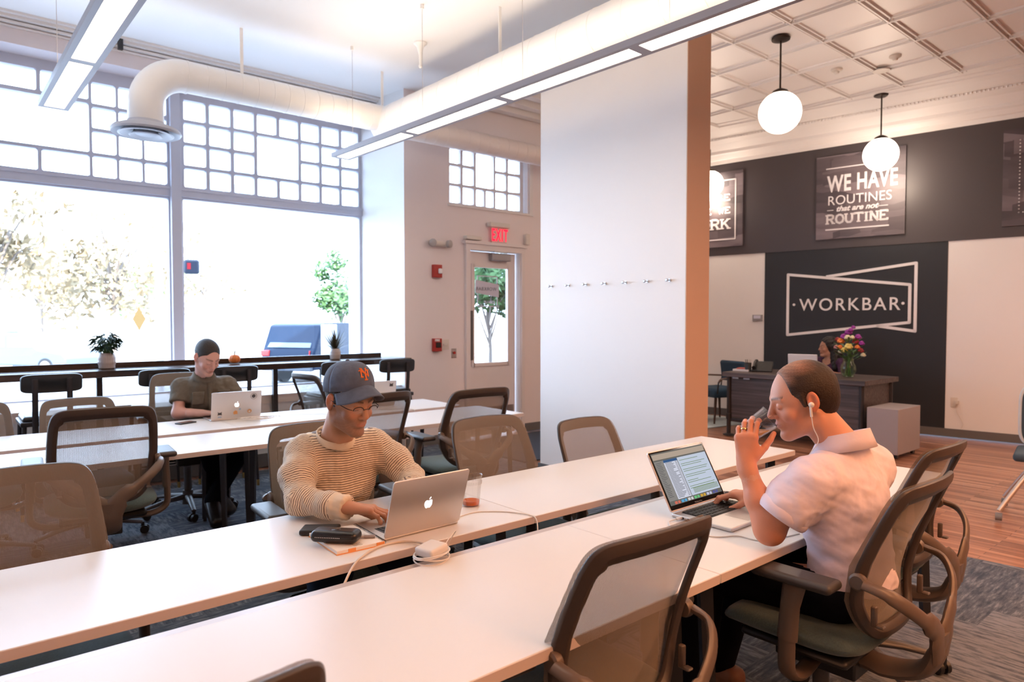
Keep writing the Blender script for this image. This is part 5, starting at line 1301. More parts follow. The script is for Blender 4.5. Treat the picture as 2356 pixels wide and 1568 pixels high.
    top = np.clip((L[:, 2]-.085)/.035, 0, 1)*np.clip((L[:, 1]+.070)/.06, 0, 1); top = np.maximum(top, np.clip((L[:, 1]-.012)/.03, 0, 1)*np.clip((L[:, 2]-.06)/.03, 0, 1)*.85); dark = np.array([.022, .011, .007]); sc = np.array([.36, .17, .10])
    nn = np.clip(.5+.5*vnoise(L*A3(1, .3, 1), 700, 4), 0, 1); mixv = np.clip(top*(.55+.5*nn), 0, 1)[:, None]
    gray = (np.clip((L[:, 1]-.0)/.03, 0, 1)*np.clip((.04-L[:, 2])/.04, 0, 1)*.45)[:, None]
    hc = dark*(1-mixv)+sc*mixv; hc = hc*(1-gray)+np.array([.16, .11, .08])*gray
    mesh_obj('hair', V, F, m_attr('pink_man_hair', .55, bump=.7, bscale=260), body, base, hc)
    eyes(body, c, R, base)
    # ring on the ring finger
    f = fd; s_ = np.cross(f, nrm(bk-f*(bk@f))); b_ = nrm(bk-f*(bk@f)); rp = wL+A3(0, 0, .005)+f*.086+s_*-.0085+nrm(f*math.cos(.52)-b_*math.sin(.52))*.022
    dd = nrm(f*math.cos(.52)-b_*math.sin(.52)); Rf = frame3(dd, tuple(b_))
    adoptm(MB().tube([tuple(rp+Rf[:, 0]*math.cos(a)*.0098+Rf[:, 2]*math.sin(a)*.0098) for a in [2*PI*k/24 for k in range(24)]], (.0012, .003), 6, closed=True, up=tuple(dd)).build('ring', mat('gold', (.7, .45, .2), .25, metal=1)), body)
    # earphone with cord
    ea = empty('earphones', tuple(T((-.09, 0, 0))), 0, 'white earphone with a thin cord hanging from the ear of the man in pink', 'earphones')
    EW = mat('white_earphone', (.75, .72, .68), .35)
    adopt(MB().ball(tuple(T((-.090, .000, -.004))), (.009, .009, .009), 14).tube([tuple(T((-.092, .004, -.006))), tuple(T((-.093, .010, -.040)))], .0038, 10).build('earbud', EW), ea)
    adopt(MB().tube(smooth_path([tuple(T((-.093, .010, -.040))), tuple(T((-.094, .014, -.075))), tuple(T((-.090, .010, -.12))), tuple(T((-.075, .04, -.155))), tuple(T((-.06, .07, -.19)))], 6), .0014, 6).build('cord', EW), ea)
    # the cup he drinks from
    G_ = Matrix(np.stack([Rc[:, 0], Rc[:, 2], -ax], 1).tolist()).to_4x4()     # local z points to the open end
    t = empty('drinking_glass', tuple(cen), 0, 'clear cup with ice and amber drink held at the mouth of the pink shirt man', 'cup'); Mx = Matrix.Translation(tuple(cen)) @ G_
    CG = m_glass('clear_plastic', (.96, .95, .96), .10, cap=.16)
    adopt(MB().lathe([(.001, -.045), (.030, -.045), (.033, -.04), (.040, .055), (.0415, .056), (.0385, .054), (.031, -.038), (.001, -.040)], seg=36, M=Mx, capb=False, capt=False).build('cup_wall', CG), t)
    lq = mat('amber_drink', (.80, .42, .06), .1, alpha=.6)
    v = Vol(cen-.07, cen+.07, .0025); v.cone(cen+ax*.040, cen-ax*.052, .029, .037, .001); v.apply(lambda P: ((P-cen)@np.array([0, 0, 1.]))*-1+(-.012), cen-.08, cen+.08, .001, 'sub')
    V, F = v.mesh(); 
    if len(V): adopt(mesh_obj('drink', V, F, lq, None, (0, 0, 0)), t)
    for p in ((.006, .002, .004), (-.012, -.008, .018)): adopt(MB().cbox(tuple(cen+A3(*p)), (.022, .022, .022), rz=.5, rx=.4).build('ice_cube', m_glass('ice', (.94, .93, .93), .14, cap=.2), bevel=.003), t)
person_pink()

# ------------------------------------------------------------------ MAN IN THE GREEN SHIRT
def person_green():
    base = A3(1.56, 5.50, 0)
    c = A3(1.525, 5.215, 1.170); R = frame3(nrm(A3(.20, -.84, -.52))); neckb = A3(1.535, 5.325, 1.035); SK = (.56, .31, .25)
    V, F, L = head_vol(c, R, h=.0036, neck=neckb, lids=.2); parts, cols = [(V, F)], [head_colors(L, SK, stubble=.08, brow=(.06, .035, .03))]
    sR, sL = A3(1.395, 5.42, .945), A3(1.725, 5.39, .945); eR, wR = A3(1.355, 5.34, .765), A3(1.485, 5.20, .77); eL, wL = A3(1.80, 5.30, .77), A3(1.73, 5.185, .775)
    v = Vol((1.1, 4.4, 0), (2.05, 5.95, 1.12), .009)
    v.cone(A3(1.56, 5.43, .85), A3(1.57, 5.60, .55), .12, .13, .06); v.cone(sR, sL, .05, .05, .05)
    kR, kL, aR, aL = A3(1.50, 5.08, .52), A3(1.76, 5.12, .54), A3(1.56, 5.16, .20), A3(1.50, 5.05, .16)
    limb(v, [A3(1.48, 5.56, .52), kR, aR], [.07, .05, .035]); limb(v, [A3(1.66, 5.56, .52), kL, aL], [.07, .05, .035])
    for s_, e_, w_ in ((sR, eR, wR), (sL, eL, wL)): limb(v, [s_, e_], [.042, .040]); limb(v, [e_, w_], [.040, .027])
    q = v.mesh(); parts.append(q); cols.append(np.tile(np.array(SK), (len(q[0]), 1)))
    for q in (hand_vol(wR, A3(.75, -.65, 0), A3(0, 0, 1), -1, [(.3, .5, .3)]*4, .4, (.7, .4), h=.0034, arm_to=wR+(eR-wR)*.5), hand_vol(wL, A3(-.7, -.7, 0), A3(0, 0, 1), 1, [(.3, .5, .3)]*4, .4, (.7, .4), h=.0034, arm_to=wL+(eL-wL)*.5)):
        parts.append(q); cols.append(np.tile(np.array(SK), (len(q[0]), 1)))
    V, F = merge(parts); body = mesh_obj('person', V, F, SKINM, None, base, np.concatenate(cols)); tag(body, 'man in an olive short-sleeved shirt working at a laptop covered with stickers', 'person')
    OL = mat('olive_cotton', (.115, .098, .075), .85, noise=.25, nscale=40)
    v = Vol((1.15, 5.05, .5), (2.0, 5.95, 1.13), .0065)
    v.cone(A3(1.56, 5.42, .86), A3(1.57, 5.58, .56), .150, .16, .08, flat=((0, 1, 0), 1.15)); v.cone(A3(1.44, 5.41, .93), A3(1.68, 5.39, .93), .078, .078, .06); v.cone(neckb+A3(0, .01, -.02), A3(1.56, 5.42, .86), .078, .13, .05)
    for s_, e_ in ((sR, eR), (sL, eL)):
        limb(v, [s_, s_*.2+e_*.8], [.064, .062], .035); d = nrm(e_-s_); v.cut(s_*.42+e_*.58, d, .085, .15)
    v.cone(neckb+A3(0, 0, .0), c+R@A3(0, -.02, -.06), .060, .06, .005, 'sub'); V, F = v.mesh(); V = wrinkle(V, F, .008, 22, 21); V = wrinkle(V, F, .003, 60, 22); mesh_obj('shirt', V, F, OL, body, base)
    # pockets, placket, collar
    pm = MB()
    ring = [tuple(neckb+A3(.076*math.cos(2*PI*k/40), .074*math.sin(2*PI*k/40), -.010+.028*math.sin(2*PI*k/40))) for k in range(40)]
    adoptm(MB().tube(ring, (.005, .016), 8, closed=True, up=(0, 0, 1)).build('collar', OL), body)
    for x in (1.475, 1.655): adoptm(MB().cbox((x, 5.262, .905), (.085, .012, .03), rx=.3).cbox((x, 5.27, .865), (.08, .010, .08), rx=.3).build('chest_pocket', OL, bevel=.003), body)
    adoptm(MB().tube([(1.555, 5.262, .985), (1.56, 5.258, .90), (1.565, 5.27, .78)], (.014, .004), 8, up=(0, 1, 0)).build('button_placket', OL), body)
    v = Vol((1.3, 4.9, .08), (1.95, 5.8, .66), .009); limb(v, [A3(1.48, 5.56, .54), kR, aR], [.10, .075, .055], .03); limb(v, [A3(1.66, 5.56, .54), kL, aL], [.10, .075, .055], .03)
    V, F = v.mesh(); mesh_obj('trousers', V, F, mat('black_trousers', (.004, .005, .009), .95, spec=.08), body, base)
    for p, rx, rz in ((A3(1.58, 5.13, .14), .75, .5), (A3(1.49, 4.98, .10), .55, -.1)): adoptm(MB().cbox(tuple(p), (.10, .29, .085), rx=rx, rz=rz).build('shoe', mat('black_leather', (.012, .010, .012), .3), bevel=.038, seg=4), body)
    v = Vol(c-.14, c+.15, .004); T = lambda p: c+R@A3(*p)
    v.ell(T((0, -.018, .042)), (.0805, .1015, .0905), R, .002); v.ell(T((0, .125, .030)), (.070, .080, .085), R, .006, 'sub'); v.ell(T((0, .085, -.02)), (.12, .055, .055), R, .006, 'sub'); v.ell(T((0, .055, -.085)), (.13, .085, .085), R, .004, 'sub'); v.ell(T((0, -.05, -.13)), (.13, .12, .085), R, .006, 'sub')
    for s in (-1, 1): v.ell(T((s*.084, -.012, .0)), (.02, .022, .034), R, .003, 'sub')
    V, F = v.mesh(); mesh_obj('hair', V, F, mat('dark_hair', (.016, .012, .013), .6, bump=.6, bscale=150), body, base); eyes(body, c, R, base)
person_green()

# ------------------------------------------------------------------ WOMAN AT RECEPTION
def person_woman():
    base = A3(8.80, 4.05, 0); c = A3(8.72, 4.02, 1.085); R = frame3(nrm(A3(-.75, .66, -.03))); neckb = A3(8.74, 4.00, .955); SK = (.42, .22, .15)
    V, F, L = head_vol(c, R, h=.004, neck=neckb, style='woman', lids=.8); parts, cols = [(V, F)], [head_colors(L, SK, brow=(.02, .012, .01), lip=(.40, .10, .10))]
    sR, sL = A3(8.80, 4.16, .895), A3(8.72, 3.84, .895); eR, wR = A3(8.70, 4.28, .72), A3(8.45, 4.20, .80); eL, wL = A3(8.62, 3.78, .74), A3(8.40, 3.95, .80)
    v = Vol((8.2, 3.5, 0), (9.2, 4.5, 1.0), .010); v.cone(A3(8.76, 4.0, .80), A3(8.80, 4.02, .52), .10, .13, .06); v.cone(sR, sL, .048, .048, .05); v.cone(neckb, A3(8.76, 4.0, .8), .06, .09, .04)
    for y in (3.92, 4.12): limb(v, [A3(8.80, y, .50), A3(8.42, y, .50), A3(8.45, y, .10)], [.075, .05, .04])
    for s_, e_, w_ in ((sR, eR, wR), (sL, eL, wL)): limb(v, [s_, e_, w_], [.04, .034, .024])
    q = v.mesh(); parts.append(q); cols.append(np.tile(np.array(SK), (len(q[0]), 1)))
    for q in (hand_vol(wR, A3(-.9, -.1, 0), A3(0, 0, 1), -1, [(.3, .5, .3)]*4, .4, (.7, .4), h=.004, scale=.9), hand_vol(wL, A3(-.9, .2, 0), A3(0, 0, 1), 1, [(.3, .5, .3)]*4, .4, (.7, .4), h=.004, scale=.9)):
        parts.append(q); cols.append(np.tile(np.array(SK), (len(q[0]), 1)))
    V, F = merge(parts); body = mesh_obj('person', V, F, SKINM, None, base, np.concatenate(cols)); tag(body, 'woman with long dark hair and a dark purple top behind the reception desk', 'person')
    v = Vol((8.4, 3.6, .48), (9.1, 4.45, .98), .007); v.cone(A3(8.76, 4.0, .82), A3(8.80, 4.02, .54), .115, .14, .06); v.cone(sR, sL, .058, .058, .05); limb(v, [sR, eR], [.058, .05]); limb(v, [sL, eL], [.058, .05])
    v.ell(A3(8.70, 4.03, .955), (.085, .085, .11), None, .01, 'sub'); V, F = v.mesh(); V = wrinkle(V, F, .004, 40, 31); mesh_obj('top', V, F, mat('dark_purple_knit', (.045, .012, .05), .8), body, base)
    v = Vol((8.5, 3.6, .70), (9.1, 4.35, 1.3), .006); T = lambda p: c+R@A3(*p)
    v.ell(T((0, -.025, .045)), (.092, .105, .100), R, .01); v.cone(T((.0, -.08, .0)), T((.0, -.13, -.24)), .085, .08, .04); v.cone(T((-.05, -.05, 0)), T((-.08, -.06, -.25)), .05, .055, .03); v.cone(T((.05, -.05, 0)), T((.08, -.06, -.2)), .05, .05, .03)
    v.ell(T((0, .085, -.01)), (.075, .085, .095), R, .006, 'sub'); V, F = v.mesh(); V = wrinkle(V, F, .009, 70, 33); mesh_obj('hair', V, F, mat('black_hair', (.008, .006, .008), .5, bump=.5, bscale=80), body, base); eyes(body, c, R, base)
    v = Vol((8.2, 3.7, .06), (9.1, 4.4, .64), .010)
    for y in (3.92, 4.12): limb(v, [A3(8.80, y, .52), A3(8.42, y, .50), A3(8.45, y, .10)], [.09, .07, .055])
    V, F = v.mesh(); mesh_obj('trousers', V, F, mat('black_trousers', (.004, .005, .009), .95, spec=.08), body, base)
    t = empty('desk_chair', (8.85, 4.02, 0), 0, 'dark swivel chair behind the reception desk, hidden under the woman', 'chair')
    MB().box(-.22, -.22, .38, .22, .22, .44).build('seat', BLACKP, t, bevel=.02); MB().cyl((0, 0, .05), (0, 0, .40), .03).build('column', STEEL, t)
    b = MB()
    for k in range(5): b.tube([(0, 0, .08), (.28*math.cos(k*1.2566), .28*math.sin(k*1.2566), .04)], .02, 8)
    for k in range(5): b.ball((.28*math.cos(k*1.2566), .28*math.sin(k*1.2566), .028), .028, 10)
    b.build('star_base', STEEL, t)
person_woman()
# ================================================================== THINGS ON THE TABLES
def laptop(loc, rz, w, d, lid_h, open_deg, label, kind='silver', thick=.016):
    """origin: middle of the hinge line on the table; base extends to local -y (towards the user), lid back faces +y"""
    t = empty('laptop', loc, rz, label, 'laptop')
    AL = ALU
    b = MB().box(-w/2, -d, 0, w/2, 0, thick*.62).build('base', AL, t, bevel=.005, seg=3)
    MB().box(-w/2+.03, -d*.52, thick*.62, w/2-.03, -.022, thick*.62+.0006).build('keyboard_well', BLACKP, t, smooth=False)
    kb = MB(); kw = (w-.075)/14
    for r in range(5):
        for k in range(14):
            if r == 0 and 3 < k < 9 and k != 6: continue
            ww = kw*.84 if not (r == 0 and k == 6) else kw*5
            kb.cbox((-w/2+.0375+kw*(k+.5), -d*.49+(r+.35)*(d*.43)/5, thick*.62+.0016), (ww, d*.43/5*.8, .002))
    kb.build('keys', mat('key_black', (.015, .015, .017), .5), t, smooth=False)
    MB().box(-.052, -d+.012, thick*.62, .052, -d*.57, thick*.62+.0004).build('trackpad', mat('trackpad_silver', (.5, .47, .45), .3, metal=.5), t, smooth=False)
    M = Matrix.Translation((0, .002, thick*.62)) @ Matrix.Rotation(-math.radians(open_deg-90), 4, 'X')      # local z up the lid, y = outside
    lid = MB(); poly = []
    for cx, cz, a0 in ((w/2-.010, .010, -PI/2), (w/2-.010, lid_h-.010, 0), (-w/2+.010, lid_h-.010, PI/2), (-w/2+.010, .010, PI)):
        for k in range(6): a = a0+k*PI/10; poly.append((cx+.010*math.cos(a), cz+.010*math.sin(a)))
    lid.prism(poly, -.003, .003, lambda a, b_, c: (a, c, b_)); bmesh.ops.transform(lid.bm, matrix=M, verts=lid.bm.verts[:]); L = lid.build('lid', AL, t, bevel=.0012, seg=1)
    sc = MB().box(-w/2+.004, -.0042, .006, w/2-.004, -.0032, lid_h-.004, M).build('screen_bezel', mat('glossy_black', (.008, .008, .009), .08), t, smooth=False)
    return t, M
def emblem(t, M, lid_h, m, s=1.0):
    """glowing bitten fruit emblem in the middle of the lid"""
    pts = []
    half = [(0, -.0165), (.0045, -.0185), (.0085, -.0175), (.0125, -.012), (.0150, -.006), (.0160, 0), (.0150, .0065), (.0115, .0105), (.0065, .0115), (.0020, .0095), (0, .0090)]
    left = [(-x, z) for x, z in half[1:-1]][::-1]
    pr = half+left
    out = []
    for x, z in pr:
        dx, dz = x+.0185, z-.003      # the bite (on the side that shows right in the picture)
        r = math.hypot(dx, dz)
        if r < .0068: k = .0068/max(r, 1e-5); x, z = -.0185+dx*k, .003+dz*k
        out.append((x*s, lid_h/2+z*s))
    e = MB().prism(out, .0031, .0036, lambda a, b_, c: (a, c, b_))
    leaf = [(-.001, .0135), (-.001, .0175), (-.0035, .0215), (-.0065, .0228), (-.0065, .019), (-.004, .0155)]
    e.prism([(x*s, lid_h/2+z*s) for x, z in leaf], .0031, .0036, lambda a, b_, c: (a, c, b_))
    bmesh.ops.transform(e.bm, matrix=M, verts=e.bm.verts[:]); e.build('glowing_emblem', m, t, smooth=False)
GLOW = m_emit('emblem_glow', (1, .97, .95), 1.6)
t, M = laptop((1.250, 1.935, .731), math.radians(181), .302, .212, .205, 108, 'silver laptop with a glowing emblem, used by the man in the cap'); emblem(t, M, .205, GLOW)
t, M = laptop((1.655, 5.0, .731), math.radians(178), .345, .225, .195, 100, 'silver laptop covered with stickers, used by the man in the green shirt'); emblem(t, M, .2, GLOW)
def sticker(x, z, shapes):
    for nm, m, poly in shapes:
        q = MB().prism([(x+a, z+b) for a, b in poly], .0031, .0038, lambda a, b_, c: (a, c, b_)); bmesh.ops.transform(q.bm, matrix=M, verts=q.bm.verts[:]); q.build('sticker', m, t, smooth=False)
circ = lambda r, cx=0, cz=0, n=20: [(cx+r*math.cos(2*PI*k/n), cz+r*math.sin(2*PI*k/n)) for k in range(n)]
SW, SD, SO, SB2 = mat('sticker_white', (.7, .68, .66), .5), mat('sticker_dark', (.05, .045, .05), .5), mat('sticker_orange', (.55, .25, .08), .5), mat('sticker_blue', (.3, .42, .55), .5)
def ring_poly(q, x, z, r0, r1, m):
    a = MB(); n = 24
    for k in range(n):
        A, B = 2*PI*k/n, 2*PI*(k+1)/n
        a.bm.faces.new([a.bm.verts.new(M @ Vector((x+r*math.cos(g), .0042, z+r*math.sin(g)))) for r, g in ((r0, A), (r1, A), (r1, B), (r0, B))])
    a.build('sticker', m, t, smooth=False)
sticker(-.115, .155, [('a', SW, circ(.024))]); ring_poly(None, -.115, .155, .0195, .0225, SD)
q = MB().prism([(-.115+a, .155+b) for a, b in circ(.014)], .0039, .0043, lambda a, b_, c: (a, c, b_)); bmesh.ops.transform(q.bm, matrix=M, verts=q.bm.verts[:]); q.build('sticker', SD, t, smooth=False)
sticker(.115, .035, [('a', SD, [(-.014, .02), (-.012, .008), (-.015, -.005), (.015, -.005), (.012, .008), (.014, .02), (.006, .013), (-.006, .013)]), ('b', SW, [(-.010, -.004), (.010, -.004), (.009, -.012), (-.009, -.012)]), ('c', SB2, [(-.014, -.022), (.014, -.022), (.010, -.013), (-.010, -.013)])])
sticker(-.09, .045, [('a', SO, circ(.015, 0, 0, 12)), ('b', SW, circ(.008, 0, -.002, 10))])
sticker(.008, .05, [('a', SO, [(-.015, -.02), (.012, -.022), (.016, -.004), (.002, .008), (-.012, .002)])]); sticker(-.022, .065, [('a', SB2, [(-.007, -.007), (.007, -.007), (.007, .007), (-.007, .007)])])
t, M = laptop((2.78, 5.0, .731), math.radians(172), .33, .225, .205, 103, 'silver laptop partly hidden behind the cap, with a small dark sticker', ); emblem(t, M, .2, ALU)
q = MB().prism([(-.12+a, .165+b) for a, b in [(-.016, .022), (-.014, .008), (-.016, -.008), (.016, -.008), (.014, .008), (.016, .022), (.006, .014), (-.006, .014)]], .0031, .0038, lambda a, b_, c: (a, c, b_)); bmesh.ops.transform(q.bm, matrix=M, verts=q.bm.verts[:]); q.build('sticker', SD, t, smooth=False)
# the lit screen laptop
t, M = laptop((2.215, 1.50, .731), math.radians(0.5), .358, .245, .232, 119, 'open silver laptop with a lit mail screen in front of the man in pink', thick=.022)
def scr(name, x0, z0, x1, z1, col, e, lay=0):
    return MB().box(x0, -.0046-lay*.0004, z0, x1, -.0043-lay*.0004, z1, M).build(name, m_emit('screen_'+name, col, e), t, smooth=False)
scr('desktop', -.168, .022, .168, .222, (.10, .095, .085), 1.0)
scr('toolbar', -.166, .196, .166, .217, (.30, .24, .19), 1.0, 1)
scr('message_list', -.112, .038, -.028, .190, (.42, .43, .50), 1.0, 1)
scr('sidebar', -.166, .038, -.113, .190, (.17, .16, .15), 1.0, 1)
scr('message_pane', -.024, .038, .166, .190, (.36, .40, .48), 1.0, 1)
scr('selected_row', -.112, .180, -.028, .190, (.03, .07, .16), 1.0, 2)
tx = MB(); random.seed(3)
for k in range(26): tx.box(-.106, -.0056, .176-k*.0053, -.106+.035+.03*random.random(), -.0054, .1778-k*.0053, M)
for k in range(26): tx.box(-.045, -.0056, .176-k*.0053, -.033, -.0054, .1775-k*.0053, M)
for k in range(22): tx.box(-.160, -.0056, .182-k*.0062, -.160+.018+.018*random.random(), -.0054, .1835-k*.0062, M)
tx.build('screen_text', m_emit('screen_text_grey', (.05, .05, .055), 1), t, smooth=False)
tg = MB()
for k in range(17):
    if k % 3 != 1: tg.box(-.016, -.0056, .176-k*.0075, -.016+.05+.12*random.random(), -.0054, .178-k*.0075, M)
for k in range(5): tg.box(-.004, -.0056, .062-k*.0042, .160, -.0054, .0640-k*.0042, M)
tg.build('screen_text', m_emit('screen_text_green', (.12, .17, .08), 1), t, smooth=False)
dkc = [(.6, .15, .1), (.1, .35, .6), (.6, .6, .6), (.15, .5, .2), (.6, .35, .05), (.5, .5, .65), (.1, .1, .3)]
for k in range(7):
    MB().box(-.14+k*.041, -.0056, .024, -.125+k*.041, -.0052, .034, M).box(-.14+k*.041+.02, -.0056, .024, -.125+k*.041+.018, -.0052, .034, M).build('dock_icon', m_emit('dock_%d' % k, dkc[k], .7), t, smooth=False)
text_obj('lettering', 'MacBook Pro', .0085, mat('bezel_grey', (.25, .25, .25), .4), M @ Matrix.Translation((-.026, -.0047, .009)) @ Matrix.Rotation(PI/2, 4, 'X'), t, extrude=.0002)
for k, w_ in enumerate((.010, .008, .012)): MB().box(-.1795, -.055-k*.022, .004, -.1785, -.055-k*.022+w_, .009).build('side_port', BLACKP, t, smooth=False)
# charger plug and cord
t = empty('charging_cable', (2.02, 1.45, .738), 0, 'thin white charging cord along the near table from the lit laptop', 'cable')
CW = mat('white_cord', (.68, .64, .60), .45)
adopt(MB().cbox((2.022, 1.455, .738), (.03, .010, .007)).build('plug', CW), t)
adopt(MB().tube(smooth_path([(2.01, 1.455, .738), (1.97, 1.46, .7335), (1.93, 1.40, .7325), (1.95, 1.27, .7325), (2.02, 1.22, .7325), (2.04, 1.14, .7325), (2.2, 1.10, .7325)], 8), .0021, 8).build('cord', CW), t)
def phone(loc, rz, label, flip=0):
    t = empty('smartphone', loc, rz, label, 'phone'); MB().cbox((0, 0, .0045), (.062, .125, .009)).build('phone_body', BLACKP, t, bevel=.003, seg=3); MB().cbox((0, 0, .0094), (.054, .098, .0006)).build('phone_screen', mat('phone_glass', (.012, .014, .02), .06), t, smooth=False)
    MB().cyl((0, -.055, .0092), (0, -.055, .0098), .005, seg=14).build('home_button', mat('button_grey', (.08, .08, .09), .3), t); return t
phone((2.475, 1.50, .7305), .3, 'smartphone lying behind the lit laptop on the near table')
phone((1.325, 5.03, .7305), -1.2, 'black smartphone beside the elbow of the green shirt man')
t = empty('white_smartphone', (1.47, 2.13, .7305), .2, 'white smartphone edge showing between the silver laptop and the plastic cup', 'phone'); MB().cbox((0, 0, .0045), (.060, .123, .009)).build('phone_body', SW, t, bevel=.003, seg=3); MB().cbox((0, 0, .0094), (.052, .094, .0006)).build('phone_screen', mat('phone_glass', (.012, .014, .02), .06), t, smooth=False)
# plastic cup with tea
t = empty('plastic_cup', (1.575, 2.095, .7305), 0, 'clear plastic cup with a little amber tea standing behind the silver laptop', 'cup')
CP = m_glass('cup_plastic', (.97, .96, .95), .09, cap=.2)
MB().lathe([(.001, .003), (.031, .002), (.033, .004), (.041, .095), (.0425, .10), (.0425, .104), (.0435, .115), (.0455, .118), (.044, .120), (.042, .116), (.0405, .104), (.032, .006)], seg=40, capb=False, capt=False).build('cup_wall', CP, t)
MB().lathe([(.001, .006), (.0315, .006), (.0328, .021), (.001, .0215)], seg=36, capb=False, capt=False).build('tea', mat('amber_tea', (.70, .14, .015), .1, alpha=.85), t)
rb = MB()
for k in range(40): a = 2*PI*k/40; rb.tube([(.0420*math.cos(a), .0420*math.sin(a), .086), (.0430*math.cos(a+.05), .0430*math.sin(a+.05), .098)], .0006, 4)
rb.build('ribbed_band', mat('rib_clear', (.7, .68, .68), .2, alpha=.5), t)
# notebook, pen, cases
t = empty('spiral_notebook', (1.015, 2.02, .7305), math.radians(-3), 'spiral notebook with handwritten notes and orange edge, under the black case', 'notebook')
MB().box(-.082, -.112, 0, .078, .115, .012).build('page_block', mat('notebook_paper', (.78, .72, .66), .7), t, bevel=.001, seg=1)
MB().box(-.084, -.114, -.0002, .080, .116, .0022).build('cover', mat('orange_cover', (.80, .32, .10), .6), t, smooth=False)
MB().box(-.045, -.1135, .0022, -.02, -.1115, .0122).box(.05, -.1135, .0022, .078, -.1115, .0122).build('orange_tab', mat('orange_cover', (.80, .32, .10), .6), t, smooth=False)
sp = MB()
for k in range(26):
    y = -.105+k*.0085; sp.tube([(.078+.008*math.cos(a), y, .0065+.0085*math.sin(a)) for a in [j*PI/6 for j in range(-6, 6)]], .0008, 5, closed=True)
sp.build('wire_spiral', STEEL, t)
wr = MB()
for (x, y, n) in ((.0, .07, 3), (.01, .03, 3), (.03, -.01, 2), (-.02, -.08, 3)):
    for k in range(n): wr.tube(smooth_path([(x+j*.006, y-k*.009+.0015*((j*7+k) % 3), .0123) for j in range(6)], 3), .0005, 4)
wr.build('handwriting', BLACKP, t)
t = empty('glasses_case', (.968, 2.0, .7435), math.radians(-48), 'black hard glasses case lying on the notebook', 'case')
m = MB().cbox((0, 0, .020), (.155, .068, .038)); m.build('case_body', mat('black_leatherette', (.010, .010, .013), .28), t, bevel=.018, seg=5)
MB().box(-.07, -.0345, .018, .07, .0345, .0195).build('case_seam', mat('seam_dark', (.002, .002, .002), .6), t, bevel=.0002)
zt = MB()
for k in range(14): zt.cbox((-.055+k*.006, -.0352, .021), (.003, .001, .0015))
zt.build('stitching', mat('white_thread', (.7, .7, .7), .6), t, smooth=False)
MB().lathe([(.001, .0395), (.014, .0392), (.016, .0380)], seg=24, capb=False, capt=False).build('round_logo', mat('logo_dark', (.03, .03, .035), .2), t)
t = empty('wallet', (.985, 2.155, .7305), math.radians(-38), 'flat black wallet behind the glasses case', 'wallet'); MB().cbox((0, 0, .010), (.125, .075, .019)).build('wallet_body', mat('black_leather_matte', (.012, .012, .014), .5), t, bevel=.007, seg=3)
t = empty('pen', (1.03, 1.975, .743), 0, 'grey marker pen lying on the notebook', 'pen')
MB().cyl((-.045, .035, .0055), (.045, -.02, .0055), .0050, seg=12).build('barrel', mat('pen_grey', (.42, .36, .34), .4), t); MB().cyl((.02, -.0047, .0055), (.05, -.023, .0055), .0056, seg=12).build('pen_cap', mat('pen_cap_grey', (.30, .26, .25), .4), t)
# power adapter with wound cord, and cables
t = empty('power_adapter', (1.13, 1.70, .73), math.radians(12), 'white square power adapter with its cord wound around it, between the table rows', 'charger')
MB().cbox((0, 0, .030), (.075, .072, .028), ry=-.12).build('adapter_body', CW, t, bevel=.008, seg=4)
w = MB(); pts = []
for k in range(90):
    a = k*2*PI/22; pts.append((.056*math.cos(a)+.004*math.sin(k*.3), .050*math.sin(a), .012+.004*math.cos(a*1.3)+.010*math.sin(k*.09)))
w.tube(pts, .0024, 6); w.build('wound_cord', CW, t)
MB().tube(smooth_path([(.05, 0, .02), (.09, .01, .04), (.14, .03, .045), (.13, .05, .0), (.11, .05, -.08)], 6), .0016, 6).build('thin_cord', CW, t)
t = empty('charging_cable', (1.1, 1.8, .735), 0, 'thick beige cord curving over the table edge and down the gap', 'cable')
adopt(MB().tube(smooth_path([(1.14, 1.73, .755), (1.17, 1.82, .740), (1.14, 1.885, .7345), (1.06, 1.89, .7345), (.98, 1.845, .735), (.92, 1.80, .725), (.84, 1.73, .68), (.76, 1.70, .60), (.70, 1.72, .45)], 8), .0036, 8).build('cord', mat('beige_cord', (.62, .52, .42), .5)), t)
t = empty('laptop_charging_cable', (1.5, 2.0, .735), 0, 'thin white cable from the silver laptop looping over the table edge by the gap', 'cable')
adopt(MB().tube(smooth_path([(1.405, 1.96, .740), (1.46, 2.0, .7325), (1.54, 2.0, .7325), (1.62, 1.93, .7325), (1.655, 1.845, .7325), (1.65, 1.80, .72), (1.60, 1.745, .66), (1.57, 1.74, .60)], 8), .0021, 8).build('cord', CW), t)
t = empty('coiled_cable', (1.80, 4.86, .735), 0, 'tangle of thin white cable on the far table right of the sticker laptop', 'cable'); m = MB(); pts = []; random.seed(9)
for k in range(150): a = k*.33; r = .06+.03*math.sin(k*.21); pts.append((-.04+r*1.5*math.cos(a)+.03*math.sin(k*.05), .6*r*math.sin(a), .004+.014*abs(math.sin(k*.17))))
pts += [(.12, .02, .01), (.2, .06, .005), (.3, .02, .003), (.42, -.05, .003), (.48, -.14, .003)]; m.tube(pts, .0020, 6); m.build('cord', CW, t)
t = empty('table_cable', (2.85, 4.68, .735), 0, 'thin pale cable running over the edge of the far table', 'cable'); adopt(MB().tube(smooth_path([(2.55, 4.85, .733), (2.7, 4.78, .733), (2.82, 4.72, .733), (2.90, 4.62, .732), (2.90, 4.60, .70), (2.91, 4.60, .6)], 6), .0025, 6).build('cord', CW), t)

